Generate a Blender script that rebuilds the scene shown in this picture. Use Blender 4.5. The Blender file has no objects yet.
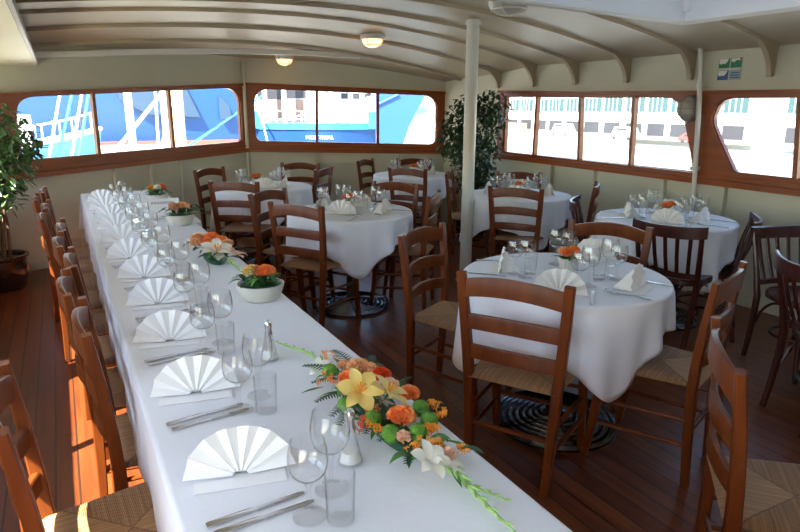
import bpy, bmesh, math, random
from mathutils import Vector, Matrix
from math import sin, cos, pi, radians, sqrt, atan2, hypot
random.seed(7)
SC = bpy.context.scene
COL = SC.collection

# ------------------------------------------------------------------ helpers
class MB:
    def __init__(s): s.bm = bmesh.new()
    def v(s, p): return s.bm.verts.new(p)
    def f(s, vs):
        try: return s.bm.faces.new(vs)
        except ValueError: return None
    def box(s, c, sz, M=None):
        x, y, z = [q / 2 for q in sz]
        P = [Vector((a * x, b * y, d * z)) for a in (-1, 1) for b in (-1, 1) for d in (-1, 1)]
        if M is not None: P = [M @ p for p in P]
        V = [s.v(p + Vector(c)) for p in P]
        for q in ((0, 1, 3, 2), (4, 6, 7, 5), (0, 4, 5, 1), (2, 3, 7, 6), (0, 2, 6, 4), (1, 5, 7, 3)): s.f([V[i] for i in q])
        return s
    def rings(s, R, closed=True, caps=True):
        V = [[s.v(p) for p in r] for r in R]
        n = len(V[0])
        for a, b in zip(V, V[1:]):
            for i in range(n if closed else n - 1):
                j = (i + 1) % n
                s.f([a[i], a[j], b[j], b[i]])
        if caps and closed:
            s.f(V[0][::-1]); s.f(V[-1])
        return s
    def sweep(s, pts, secs, ref=(0, 1, 0), caps=True):
        pts = [Vector(p) for p in pts]; ref = Vector(ref); R = []
        for i, p in enumerate(pts):
            t = (pts[min(i + 1, len(pts) - 1)] - pts[max(i - 1, 0)]).normalized()
            a = ref.cross(t).normalized(); b = t.cross(a)
            sec = secs[i] if isinstance(secs[0][0], (list, tuple)) else secs
            R.append([p + a * q[0] + b * q[1] for q in sec])
        return s.rings(R, True, caps)
    def tube(s, pts, r, n=8, caps=True):
        pts = [Vector(p) for p in pts]
        rr = r if isinstance(r, (list, tuple)) else [r] * len(pts)
        t0 = (pts[1] - pts[0]).normalized()
        a = t0.orthogonal().normalized(); R = []
        for i, p in enumerate(pts):
            t = (pts[min(i + 1, len(pts) - 1)] - pts[max(i - 1, 0)]).normalized()
            a = (a - t * a.dot(t)).normalized(); b = t.cross(a)
            R.append([p + (a * cos(2 * pi * k / n) + b * sin(2 * pi * k / n)) * rr[i] for k in range(n)])
        return s.rings(R, True, caps)
    def lathe(s, prof, n=24, c=(0, 0, 0)):
        c = Vector(c); prev = None
        for (r, z) in prof:
            if r < 1e-6: cur = [s.v(c + Vector((0, 0, z)))]
            else: cur = [s.v(c + Vector((r * cos(2 * pi * k / n), r * sin(2 * pi * k / n), z))) for k in range(n)]
            if prev:
                for k in range(n):
                    j = (k + 1) % n
                    if len(prev) == 1 and len(cur) == 1: continue
                    if len(prev) == 1: s.f([prev[0], cur[j], cur[k]])
                    elif len(cur) == 1: s.f([prev[k], prev[j], cur[0]])
                    else: s.f([prev[k], prev[j], cur[j], cur[k]])
            prev = cur
        return s
    def grid(s, fn, nu, nv, wrap=False):
        V = [[s.v(fn(i, j)) for j in range(nv)] for i in range(nu)]
        for i in range(nu if wrap else nu - 1):
            for j in range(nv - 1):
                a = V[i]; b = V[(i + 1) % nu]
                s.f([a[j], b[j], b[j + 1], a[j + 1]])
        return s
    def build(s, name, m, parent=None, smooth=True, angle=40, merge=0, solid=0, loc=None, rot=None):
        if merge: bmesh.ops.remove_doubles(s.bm, verts=s.bm.verts, dist=merge)
        bmesh.ops.recalc_face_normals(s.bm, faces=s.bm.faces)
        me = bpy.data.meshes.new(name); s.bm.to_mesh(me); s.bm.free()
        if smooth:
            me.shade_smooth()
            try: me.set_sharp_from_angle(angle=radians(angle))
            except Exception: pass
        me.materials.append(m)
        o = bpy.data.objects.new(name, me); COL.objects.link(o)
        if parent: o.parent = parent
        if loc: o.location = loc
        if rot: o.rotation_euler = rot
        if solid:
            md = o.modifiers.new('thickness', 'SOLIDIFY'); md.thickness = solid; md.offset = 0
        return o

def tag(o, label, cat, group=None):
    o['label'] = label; o['category'] = cat
    if group: o['group'] = group
    return o
def thing(name, label, cat, loc=(0, 0, 0), rz=0, group=None):
    o = bpy.data.objects.new(name, None); COL.objects.link(o)
    o.empty_display_size = .1
    o.location = loc; o.rotation_euler = (0, 0, rz)
    return tag(o, label, cat, group)
def struct(o): o['kind'] = 'structure'; return o
def dup(root, loc, rz=0, label=None, group=None):
    def cp(o, par):
        c = o.copy(); COL.objects.link(c)
        if par: c.parent = par
        for ch in list(o.children): cp(ch, c)
        return c
    r = cp(root, None)
    r.location = loc; r.rotation_euler = (r.rotation_euler[0], r.rotation_euler[1], rz)
    if label: r['label'] = label
    if group: r['group'] = group
    return r
def lerp(a, b, t): return a + (b - a) * t
def rsec(w, h, c=.004):
    w /= 2; h /= 2
    return [(-w + c, -h), (w - c, -h), (w, -h + c), (w, h - c), (w - c, h), (-w + c, h), (-w, h - c), (-w, -h + c)]
ORD = 'first second third fourth fifth sixth seventh eighth ninth tenth eleventh twelfth'.split()

# ------------------------------------------------------------------ materials
def mat(name, col, rough=.5, metal=0, spec=.5, noise=None, bump=None, coord='Object', trans=0, emit=None, coat=0, sheen=0):
    """noise=(scale xyz, amount, second colour); bump=(scale, strength)"""
    m = bpy.data.materials.new(name); m.use_nodes = True
    nt = m.node_tree; N = nt.nodes; L = nt.links
    b = N['Principled BSDF']
    b.inputs['Base Color'].default_value = (*col, 1)
    b.inputs['Roughness'].default_value = rough; b.inputs['Metallic'].default_value = metal
    b.inputs['Specular IOR Level'].default_value = spec
    if coat: b.inputs['Coat Weight'].default_value = coat; b.inputs['Coat Roughness'].default_value = .15
    if sheen: b.inputs['Sheen Weight'].default_value = sheen
    if trans: b.inputs['Transmission Weight'].default_value = trans
    if emit: b.inputs['Emission Color'].default_value = (*emit[0], 1); b.inputs['Emission Strength'].default_value = emit[1]
    tc = N.new('ShaderNodeTexCoord')
    if noise:
        mp = N.new('ShaderNodeMapping'); mp.inputs['Scale'].default_value = noise[0]
        L.new(tc.outputs[coord], mp.inputs[0])
        n = N.new('ShaderNodeTexNoise'); n.inputs['Scale'].default_value = 1; n.inputs['Detail'].default_value = 5
        L.new(mp.outputs[0], n.inputs[0])
        cr = N.new('ShaderNodeValToRGB'); cr.color_ramp.elements[0].position = .3; cr.color_ramp.elements[1].position = .72
        cr.color_ramp.elements[0].color = (*col, 1); cr.color_ramp.elements[1].color = (*noise[1], 1)
        L.new(n.outputs['Fac'], cr.inputs[0]); L.new(cr.outputs[0], b.inputs['Base Color'])
    if bump:
        n2 = N.new('ShaderNodeTexNoise'); n2.inputs['Scale'].default_value = bump[0]; n2.inputs['Detail'].default_value = 4
        L.new(tc.outputs[coord], n2.inputs[0])
        bp = N.new('ShaderNodeBump'); bp.inputs['Strength'].default_value = bump[1]; bp.inputs['Distance'].default_value = .01
        L.new(n2.outputs['Fac'], bp.inputs['Height']); L.new(bp.outputs[0], b.inputs['Normal'])
    return m

M = {}
M['chair'] = mat('chair_wood', (.175, .042, .0075), .36, noise=((30, 30, 4), (.105, .024, .0045)), spec=.28)
M['cherry'] = mat('dark_cherry_wood', (.075, .016, .011), .25, noise=((20, 20, 4), (.045, .010, .008)), spec=.5)
M['mahog'] = mat('varnished_mahogany', (.31, .078, .015), .28, noise=((3, 3, 22), (.21, .048, .010)), spec=.5)
M['mahog_h'] = mat('varnished_mahogany_sill', (.34, .085, .018), .25, noise=((2, 2, 40), (.22, .052, .012)), spec=.5)
M['wall'] = mat('cream_paint', (.62, .60, .46), .5, noise=((.8, .8, .8), (.57, .555, .425)), bump=(14, .03))
M['ceil'] = mat('ceiling_paint', (.48, .40, .28), .42, noise=((.7, .7, .7), (.435, .36, .25)), bump=(10, .02))
M['white'] = mat('white_paint', (.78, .77, .70), .4)
M['cloth'] = mat('white_tablecloth', (.83, .84, .87), .75, bump=(60, .06), sheen=.1)
M['napkin'] = mat('white_napkin', (.9, .9, .9), .8)
M['ivory'] = mat('ivory_napkin', (.85, .82, .76), .8)
M['steel'] = mat('cutlery_steel', (.62, .62, .63), .22, metal=1)
M['chrome'] = mat('chrome', (.75, .75, .75), .1, metal=1)
M['salt'] = mat('salt', (.85, .84, .8), .8)
M['iron'] = mat('black_cast_iron', (.02, .022, .026), .22, metal=0, spec=.8, coat=.5)
M['ironb'] = mat('polished_cast_iron', (.13, .14, .16), .2, metal=1)
M['ceramic'] = mat('cream_ceramic', (.78, .74, .64), .35, noise=((6, 6, 6), (.70, .66, .56)))
M['pot'] = mat('glazed_dark_pot', (.035, .018, .015), .18, coat=.6)
M['soil'] = mat('soil', (.05, .03, .02), .9)
M['bark'] = mat('bark', (.22, .14, .08), .8, noise=((20, 20, 5), (.14, .09, .05)))
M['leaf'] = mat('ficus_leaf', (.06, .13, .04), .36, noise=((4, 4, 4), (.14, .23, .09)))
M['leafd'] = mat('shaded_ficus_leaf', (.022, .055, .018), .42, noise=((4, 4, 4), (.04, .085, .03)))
M['green'] = mat('foliage_green', (.05, .17, .03), .5, noise=((20, 20, 20), (.09, .26, .05)))
M['fern'] = mat('fern_green', (.02, .085, .035), .5)
M['pompon'] = mat('pompon_green', (.11, .29, .022), .7, bump=(160, .5))
M['stemg'] = mat('pale_stem_green', (.38, .58, .20), .55)
M['peach'] = mat('peach_petal', (.85, .45, .20), .6, noise=((30, 30, 30), (.88, .55, .32)))
M['orange'] = mat('orange_petal', (.90, .21, .035), .6, noise=((40, 40, 40), (.92, .33, .10)))
M['red'] = mat('red_orange_petal', (.85, .10, .02), .6)
M['amber'] = mat('amber_petal', (.93, .34, .02), .6)
M['lily'] = mat('yellow_lily_petal', (.83, .60, .13), .55, noise=((14, 14, 14), (.87, .70, .26)))
M['wpetal'] = mat('white_petal', (.88, .86, .74), .6)
M['pink'] = mat('pale_pink_petal', (.88, .58, .42), .6)
M['pipe'] = mat('white_pipe', (.70, .69, .62), .35)
M['cage'] = mat('grey_lamp_metal', (.35, .33, .30), .45, metal=.3)
M['frost'] = mat('frosted_lamp_glass', (.45, .42, .36), .35)
M['lampglow'] = mat('lit_lamp_glass', (.9, .6, .3), .4, emit=((1, .56, .2), 2.2))
M['card'] = mat('white_card', (.82, .82, .84), .6)
M['ink'] = mat('dark_ink', (.08, .08, .10), .7)
M['signg'] = mat('sign_green', (.015, .20, .075), .5)
M['signb'] = mat('sign_blue', (.03, .09, .24), .5)
M['signg2'] = mat('sign_pale', (.30, .38, .42), .5)
M['hull'] = mat('blue_hull_paint', (.016, .072, .225), .35, noise=((.12, .12, .12), (.019, .082, .25)))
M['hullb'] = mat('bright_blue_paint', (.04, .22, .42), .35)
M['hulld'] = mat('hull_shade_tone', (.035, .07, .12), .4)  # darker blue for shading put on the hull as colour
M['boot'] = mat('red_boot_topping', (.5, .12, .08), .6)
M['shipw'] = mat('white_ship_paint', (.8, .8, .78), .5)
M['cream'] = mat('cream_mast_paint', (.85, .68, .28), .5)
M['tan'] = mat('tan_panel', (.28, .18, .12), .6)
M['dark'] = mat('dark_opening', (.03, .03, .035), .5)
M['teal'] = mat('teal_rope', (.05, .45, .42), .7)
M['quay'] = mat('concrete_quay', (.62, .60, .55), .85)
M['facade'] = mat('pale_facade', (.5, .5, .5), .7)
M['bglass'] = mat('facade_glass', (.035, .07, .075), .4, spec=.2)
M['brickb'] = mat('red_brick', (.38, .18, .12), .85)
M['van'] = mat('white_van_paint', (.75, .75, .75), .3)
M['redcar'] = mat('red_car_paint', (.5, .05, .04), .3)
M['water'] = mat('harbour_water', (.25, .28, .28), .12, bump=(.6, .25), spec=.5)
M['skyl'] = mat('skylight_paint', (.84, .86, .88), .5)

def glassmat(name, tint=(1, 1, 1), ior=1.45, rough=.0, refl=1.0):
    m = bpy.data.materials.new(name); m.use_nodes = True
    nt = m.node_tree; N = nt.nodes; L = nt.links; N.clear()
    o = N.new('ShaderNodeOutputMaterial'); mx = N.new('ShaderNodeMixShader')
    t = N.new('ShaderNodeBsdfTransparent'); t.inputs[0].default_value = (*tint, 1)
    g = N.new('ShaderNodeBsdfGlossy'); g.inputs['Roughness'].default_value = rough
    fr = N.new('ShaderNodeFresnel'); ge = N.new('ShaderNodeNewGeometry')
    sw = N.new('ShaderNodeMapRange'); sw.inputs[3].default_value = ior; sw.inputs[4].default_value = 1 / ior     # same curve seen from inside the wall of the glass
    L.new(ge.outputs['Backfacing'], sw.inputs[0]); L.new(sw.outputs[0], fr.inputs[0])
    mm = N.new('ShaderNodeMath'); mm.operation = 'MULTIPLY'; mm.inputs[1].default_value = refl
    L.new(fr.outputs[0], mm.inputs[0])
    L.new(mm.outputs[0], mx.inputs[0]); L.new(t.outputs[0], mx.inputs[1]); L.new(g.outputs[0], mx.inputs[2]); L.new(mx.outputs[0], o.inputs[0])
    return m
def tableglass(name):
    m = bpy.data.materials.new(name); m.use_nodes = True
    nt = m.node_tree; N = nt.nodes; L = nt.links; N.clear()
    o = N.new('ShaderNodeOutputMaterial'); mx = N.new('ShaderNodeMixShader')
    t = N.new('ShaderNodeBsdfTransparent'); g = N.new('ShaderNodeBsdfGlossy'); g.inputs['Roughness'].default_value = .03
    lw = N.new('ShaderNodeLayerWeight'); lw.inputs[0].default_value = .5
    cr = N.new('ShaderNodeValToRGB'); e = cr.color_ramp.elements            # the wall of the glass is seen through more glass towards its rim
    e[0].position = .66; e[0].color = (.99, .993, .993, 1); e[1].position = 1; e[1].color = (.48, .50, .51, 1)
    L.new(lw.outputs['Facing'], cr.inputs[0]); L.new(cr.outputs[0], t.inputs[0])
    fr = N.new('ShaderNodeFresnel'); ge = N.new('ShaderNodeNewGeometry')
    sw = N.new('ShaderNodeMapRange'); sw.inputs[3].default_value = 1.62; sw.inputs[4].default_value = 1 / 1.62
    L.new(ge.outputs['Backfacing'], sw.inputs[0]); L.new(sw.outputs[0], fr.inputs[0])
    L.new(fr.outputs[0], mx.inputs[0]); L.new(t.outputs[0], mx.inputs[1]); L.new(g.outputs[0], mx.inputs[2]); L.new(mx.outputs[0], o.inputs[0]); return m
M['glass'] = tableglass('clear_glass')
M['pane'] = glassmat('window_glass', (.98, .985, .985), 1.2, .0, .4)
def solidglass(name):
    m = bpy.data.materials.new(name); m.use_nodes = True
    nt = m.node_tree; N = nt.nodes; L = nt.links; N.clear()
    o = N.new('ShaderNodeOutputMaterial'); g = N.new('ShaderNodeBsdfGlass'); g.inputs['IOR'].default_value = 1.45
    g.inputs['Roughness'].default_value = .02; g.inputs[0].default_value = (.97, .98, .98, 1)
    L.new(g.outputs[0], o.inputs[0]); return m
M['stem'] = solidglass('solid_glass')
def translucent(name, col):
    m = bpy.data.materials.new(name); m.use_nodes = True
    nt = m.node_tree; N = nt.nodes; L = nt.links; N.clear()
    o = N.new('ShaderNodeOutputMaterial'); mx = N.new('ShaderNodeMixShader'); mx.inputs[0].default_value = .25
    t = N.new('ShaderNodeBsdfTranslucent'); t.inputs[0].default_value = (*col, 1)
    d = N.new('ShaderNodeBsdfDiffuse'); d.inputs[0].default_value = (*col, 1)
    L.new(t.outputs[0], mx.inputs[1]); L.new(d.outputs[0], mx.inputs[2]); L.new(mx.outputs[0], o.inputs[0]); return m
M['opal'] = translucent('opal_skylight_glass', (.235, .26, .30))

def floor_mat():
    m = bpy.data.materials.new('varnished_deck_planks'); m.use_nodes = True
    nt = m.node_tree; N = nt.nodes; L = nt.links; b = N['Principled BSDF']
    tc = N.new('ShaderNodeTexCoord'); sp = N.new('ShaderNodeSeparateXYZ'); L.new(tc.outputs['Object'], sp.inputs[0])
    def math(op, a, bb=None):
        n = N.new('ShaderNodeMath'); n.operation = op
        for i, q in enumerate((a, bb)):
            if q is None: continue
            if isinstance(q, (int, float)): n.inputs[i].default_value = q
            else: L.new(q, n.inputs[i])
        return n.outputs[0]
    u = math('DIVIDE', sp.outputs['X'], .088)
    fr = math('FRACT', u); pid = math('FLOOR', u)
    d = math('ABSOLUTE', math('SUBTRACT', fr, .5)); seam = math('GREATER_THAN', d, .455)
    wn = N.new('ShaderNodeTexWhiteNoise'); wn.noise_dimensions = '1D'; L.new(pid, wn.inputs['W'])
    # butt joints
    yy = math('ADD', math('DIVIDE', sp.outputs['Y'], 2.1), math('MULTIPLY', wn.outputs['Value'], 7.0))
    dj = math('ABSOLUTE', math('SUBTRACT', math('FRACT', yy), .5)); joint = math('GREATER_THAN', dj, .4985)
    seam = math('MAXIMUM', seam, joint)
    cmb = N.new('ShaderNodeCombineXYZ'); L.new(math('MULTIPLY', sp.outputs['X'], 40), cmb.inputs[0]); L.new(math('MULTIPLY', sp.outputs['Y'], 2.2), cmb.inputs[1]); L.new(math('MULTIPLY', pid, 3.7), cmb.inputs[2])
    n = N.new('ShaderNodeTexNoise'); n.inputs['Scale'].default_value = 1; n.inputs['Detail'].default_value = 6; L.new(cmb.outputs[0], n.inputs[0])
    cr = N.new('ShaderNodeValToRGB'); e = cr.color_ramp.elements
    e[0].position = .28; e[0].color = (.105, .023, .0065, 1); e[1].position = .75; e[1].color = (.225, .060, .014, 1)
    L.new(math('ADD', math('MULTIPLY', n.outputs['Fac'], .75), math('MULTIPLY', wn.outputs['Value'], .28)), cr.inputs[0])
    mx = N.new('ShaderNodeMix'); mx.data_type = 'RGBA'; L.new(seam, mx.inputs[0]); L.new(cr.outputs[0], mx.inputs[6]); mx.inputs[7].default_value = (.035, .014, .009, 1)
    L.new(mx.outputs[2], b.inputs['Base Color'])
    b.inputs['Roughness'].default_value = .3
    rr = N.new('ShaderNodeMapRange'); rr.inputs[3].default_value = .22; rr.inputs[4].default_value = .45; L.new(n.outputs['Fac'], rr.inputs[0]); L.new(rr.outputs[0], b.inputs['Roughness'])
    bp = N.new('ShaderNodeBump'); bp.inputs['Strength'].default_value = .35; bp.inputs['Distance'].default_value = .004; bp.invert = True
    L.new(seam, bp.inputs['Height']); L.new(bp.outputs[0], b.inputs['Normal'])
    return m
M['floor'] = floor_mat()

def rush_mat():
    m = bpy.data.materials.new('woven_rush'); m.use_nodes = True
    nt = m.node_tree; N = nt.nodes; L = nt.links; b = N['Principled BSDF']
    tc = N.new('ShaderNodeTexCoord'); sp = N.new('ShaderNodeSeparateXYZ'); L.new(tc.outputs['Object'], sp.inputs[0])
    def math(op, a, bb=None):
        n = N.new('ShaderNodeMath'); n.operation = op
        for i, q in enumerate((a, bb)):
            if q is None: continue
            if isinstance(q, (int, float)): n.inputs[i].default_value = q
            else: L.new(q, n.inputs[i])
        return n.outputs[0]
    ax = math('ABSOLUTE', sp.outputs['X']); ay = math('MULTIPLY', math('ABSOLUTE', math('SUBTRACT', sp.outputs['Y'], .028)), 1.08)
    side = math('GREATER_THAN', ax, ay)
    c = N.new('ShaderNodeMix'); c.data_type = 'FLOAT'; L.new(side, c.inputs[0]); L.new(sp.outputs['X'], c.inputs[2]); L.new(sp.outputs['Y'], c.inputs[3])
    cc = N.new('ShaderNodeCombineXYZ'); L.new(math('MULTIPLY', c.outputs[0], 1), cc.inputs[0])
    n = N.new('ShaderNodeTexNoise'); n.inputs['Scale'].default_value = 9; n.inputs['Detail'].default_value = 3; L.new(tc.outputs['Object'], n.inputs[0])
    st = math('SINE', math('ADD', math('MULTIPLY', c.outputs[0], 1300.0), math('MULTIPLY', n.outputs['Fac'], 14.0)))
    n2 = N.new('ShaderNodeTexNoise'); n2.inputs['Scale'].default_value = 90; L.new(cc.outputs[0], n2.inputs[0])
    edge = math('LESS_THAN', math('ABSOLUTE', math('SUBTRACT', ax, ay)), .004)
    val = math('ADD', math('MULTIPLY', st, .09), math('ADD', n2.outputs['Fac'], math('MULTIPLY', side, -.10)))
    cr = N.new('ShaderNodeValToRGB'); e = cr.color_ramp.elements
    e[0].position = .2; e[0].color = (.21, .09, .03, 1); e[1].position = .75; e[1].color = (.58, .31, .12, 1)
    L.new(math('SUBTRACT', val, math('MULTIPLY', edge, .25)), cr.inputs[0]); L.new(cr.outputs[0], b.inputs['Base Color'])
    b.inputs['Roughness'].default_value = .6
    bp = N.new('ShaderNodeBump'); bp.inputs['Strength'].default_value = .6; bp.inputs['Distance'].default_value = .003
    L.new(st, bp.inputs['Height']); L.new(bp.outputs[0], b.inputs['Normal'])
    return m
M['rush'] = rush_mat()

# ------------------------------------------------------------------ room shell
XP, XS = -.78, 4.69                # port and starboard walls
XC = 1.95                          # centre line of the camber
def zc(x, y):
    K = [(-9, 2.29), (4.86, 2.29), (5.5, 2.30), (6.13, 2.245), (6.8, 2.175), (7.2, 2.12), (8.3, 2.05)]
    for (a, za), (b, zb) in zip(K, K[1:]):
        if y <= b: z = lerp(za, zb, (y - a) / (b - a)); break
    else: z = K[-1][1]
    return z - (.045 if x > XC else .030) * (x - XC) ** 2

mb = MB(); mb.box((1.9, 3.2, -.05), (6.2, 11.0, .1)); struct(mb.build('floor', M['floor'], smooth=False))
mb = MB(); mb.box(((XP + 4.69) / 2, -2.35, 1.2), (5.6, .06, 2.5)); struct(mb.build('wall_back', M['wall'], smooth=False))  # unseen wall behind the camera, added to hold back light from there

SKX0, SKX1, SKY0, SKY1 = 1.95, 3.73, .25, 2.92
PX0, PX1, PY0, PY1 = .20, 1.60, -.6, 2.60      # unseen port twin above the frame, added to light the long table
YB = -2.35                          # where the modelled ceiling ends behind the camera
xs = [XP - .05, -.3, PX0, .7, 1.2, PX1, SKX0, 2.4, 2.9, 3.4, SKX1, 4.2, 4.5, XS + .08]
ys = [YB, -1.5, -.6, SKY0, 1.0, 2.0, PY1, SKY1, 3.6, 4.2, 4.86, 5.2, 5.5, 5.8, 6.13, 6.5, 6.8, 7.2, 7.6, 8.1]
mb = MB()
cells = [(i, j) for i in range(len(xs) - 1) for j in range(len(ys) - 1) if not (xs[i] >= SKX0 - .01 and xs[i + 1] <= SKX1 + .01 and ys[j] >= SKY0 - .01 and ys[j + 1] <= SKY1 + .01) and not (xs[i] >= PX0 - .01 and xs[i + 1] <= PX1 + .01 and ys[j] >= PY0 - .01 and ys[j + 1] <= PY1 + .01)]
for dz in (.030, .08):
    for i, j in cells:
        mb.f([mb.v((x, y, zc(x, y) + dz)) for x, y in ((xs[i], ys[j]), (xs[i + 1], ys[j]), (xs[i + 1], ys[j + 1]), (xs[i], ys[j + 1]))])
struct(mb.build('ceiling', M['ceil'], merge=.0005, angle=60))

def beam(y, x0, x1, w=.036, drop=0.0, m='ceil', hgt=.05):
    n = 18; mb = MB(); R = []
    for k in range(n + 1):
        x = lerp(x0, x1, k / n); z = zc(x, y) - drop
        R.append([(x, y - w / 2, z), (x, y + w / 2, z), (x, y + w / 2, z + hgt), (x, y - w / 2, z + hgt)])
    mb.rings(R); return struct(mb.build('ceiling_beam', M[m], smooth=True, angle=30))
BY = [-1.75, -1.1, -.45, .2, .86, 1.53, 2.2, 2.86, 3.53, 4.2, 4.86, 5.5, 6.13, 6.8]
for y in BY:
    if PY0 - .05 < y < SKY1 - .05:
        ins = SKY0 - .05 < y; pin = y < PY1 + .05
        if pin: beam(y, XP, PX0 - .02); beam(y, PX1 + .02, SKX0 - .02 if ins else XS)
        else: beam(y, XP, SKX0 - .02)
        if ins: beam(y, SKX1 + .02, XS)
    else: beam(y, XP, XS)
# white cornice strip where the deck head meets the stern wall
mb = MB(); R = []
for k in range(25):
    x = lerp(-.1, 3.25, k / 24); z = 1.978 + .145 * (1 - ((x - 2.75) / 2.85) ** 2)
    y = min(6.97, 6.75 + (x + .28) * .4484 - .05)
    R.append([(x, y - .03, z - .022), (x, y + .03, z - .022), (x, y + .03, z + .03), (x, y - .03, z + .03)])
mb.rings(R); struct(mb.build('trim_1', M['white'], angle=30))

# lowered side deck on the port side, with its studded edge
mb = MB(); mb.box(((XP - .11) / 2, 2.6, 1.905), (-.11 - XP, 8.4, .04))
struct(mb.build('ceiling_side', M['wall'], smooth=False))
mb = MB(); mb.box((-.10, 2.6, 1.905), (.018, 8.4, .036))
y = -1.5
while y < 6.78:
    mb.lathe([(0, -.010), (.011, -.007), (.013, 0), (.011, .007), (0, .010)], 8, (-.098, y, 1.905)); y += .045
struct(mb.build('trim_2', M['cage'], angle=50))

# skylight coaming
mb = MB()
zt = 2.85; zb_ = 2.10
def cw(x0, y0, x1, y1, zb0, zb1):
    t = .03
    d = Vector((x1 - x0, y1 - y0, 0)).normalized(); nn = Vector((-d.y, d.x, 0)) * t
    P = [Vector((x0, y0, zb0)), Vector((x1, y1, zb1)), Vector((x1, y1, zt)), Vector((x0, y0, zt))]
    mb.rings([[p for p in P], [p + nn for p in P]])
def skz(x): return 2.12 - .03 * (x - XC) ** 2 * .3
cw(SKX0, SKY1, SKX1, SKY1, skz(SKX0) , skz(SKX1)); cw(SKX1, SKY1, SKX1, SKY0, skz(SKX1), skz(SKX1)); cw(SKX1, SKY0, SKX0, SKY0, skz(SKX1), skz(SKX0)); cw(SKX0, SKY0, SKX0, SKY1, skz(SKX0), skz(SKX0))
sky_c = struct(mb.build('skylight_coaming', M['skyl'], smooth=False))
mb = MB()
for (a, b) in (((SKX0, SKY1 + .02), (SKX1 + .02, SKY1 + .02)), ((SKX1 + .02, SKY1 + .02), (SKX1 + .02, SKY0))):
    mb.tube([(a[0], a[1], skz(a[0])), (b[0], b[1], skz(b[0]))], .02, 8)
o = struct(mb.build('skylight_edge', M['pipe'], sky_c))
mb = MB()
for k in range(4):
    x = lerp(SKX0, SKX1, (k + .5) / 4); mb.box((x, (SKY0 + SKY1) / 2, zt - .02), (.04, SKY1 - SKY0, .06))
for k in range(3): mb.box((lerp(SKX0, SKX1, k / 2), SKY1 - .02, 2.5), (.05, .04, .7))
struct(mb.build('skylight_bar', M['skyl'], sky_c, smooth=False))
mb = MB(); mb.box(((SKX0 + SKX1) / 2, (SKY0 + SKY1) / 2, zt - .004), (SKX1 - SKX0 + .04, SKY1 - SKY0 + .04, .02))
struct(mb.build('skylight_pane', M['opal'], sky_c, smooth=False))

mb = MB()  # coaming and pane of the added port skylight
for (x0, y0, x1, y1) in ((PX0, PY1, PX1, PY1), (PX1, PY1, PX1, PY0), (PX1, PY0, PX0, PY0), (PX0, PY0, PX0, PY1)): cw(x0, y0, x1, y1, 2.16, 2.16)
sky_added = struct(mb.build('skylight_coaming', M['skyl'], smooth=False))
mb = MB(); mb.box(((PX0 + PX1) / 2, (PY0 + PY1) / 2, zt - .004), (PX1 - PX0 + .04, PY1 - PY0 + .04, .02))
struct(mb.build('skylight_pane', M['opal'], sky_added, smooth=False))

# --- wall building: strips along a line P0 -> P1 in plan, u = distance, v = height
def fillmesh(outer, holes, th):
    cu = bpy.data.curves.new('tmp', 'CURVE'); cu.dimensions = '2D'; cu.fill_mode = 'BOTH'; cu.extrude = th / 2
    for pl in [outer] + holes:
        sp = cu.splines.new('POLY'); sp.points.add(len(pl) - 1); sp.use_cyclic_u = True
        for q, (a, b) in zip(sp.points, pl): q.co = (a, b, 0, 1)
    ob = bpy.data.objects.new('tmp', cu); COL.objects.link(ob)
    dg = bpy.context.evaluated_depsgraph_get(); dg.update()
    me = bpy.data.meshes.new_from_object(ob.evaluated_get(dg))
    bpy.data.objects.remove(ob); bpy.data.curves.remove(cu)
    return me
class Wall:
    def __init__(s, P0, P1):
        s.P0 = Vector((*P0, 0)); d = Vector((*P1, 0)) - s.P0; s.L = d.length; s.d = d.normalized(); s.n = Vector((s.d.y, -s.d.x, 0))   # n points into the room
    def p(s, u, v, w=0): return s.P0 + s.d * u + s.n * w + Vector((0, 0, v))
    def sheet(s, name, outer, holes, th, w, m, parent=None):
        me = fillmesh(outer, holes, th); me.name = name
        for vv in me.vertices: vv.co = s.p(vv.co.x, vv.co.y, w + vv.co.z)
        me.materials.clear(); me.materials.append(m)
        bm = bmesh.new(); bm.from_mesh(me); bmesh.ops.remove_doubles(bm, verts=bm.verts, dist=.0002); bmesh.ops.recalc_face_normals(bm, faces=bm.faces); bm.to_mesh(me); bm.free()
        o = bpy.data.objects.new(name, me); COL.objects.link(o)
        if parent: o.parent = parent
        return struct(o)
    def bar(s, mb, a, b, wid, th, w):   # bar between two (u,v) points
        A, B = Vector(a), Vector(b); t = (B - A).normalized(); q = Vector((-t.y, t.x)) * wid / 2
        P = [A + q, A - q, B - q, B + q]
        mb.rings([[s.p(x.x, x.y, w - th / 2) for x in P], [s.p(x.x, x.y, w + th / 2) for x in P]])
def rounded(pts, r):
    """round polygon corners; r is one radius or a list"""
    out = []; n = len(pts); rr = r if isinstance(r, list) else [r] * n
    for i in range(n):
        p = Vector(pts[i]); a = Vector(pts[i - 1]); b = Vector(pts[(i + 1) % n]); R = rr[i]
        if R <= 0: out.append(tuple(p)); continue
        da = (a - p).normalized(); db = (b - p).normalized()
        ang = da.angle(db); t = R / math.tan(ang / 2)
        t = min(t, (a - p).length * .49, (b - p).length * .49)
        A = p + da * t; B = p + db * t
        for k in range(7):
            s = k / 6; out.append(tuple(A * (1 - s) ** 2 + p * 2 * s * (1 - s) + B * s * s))
    return out
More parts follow.
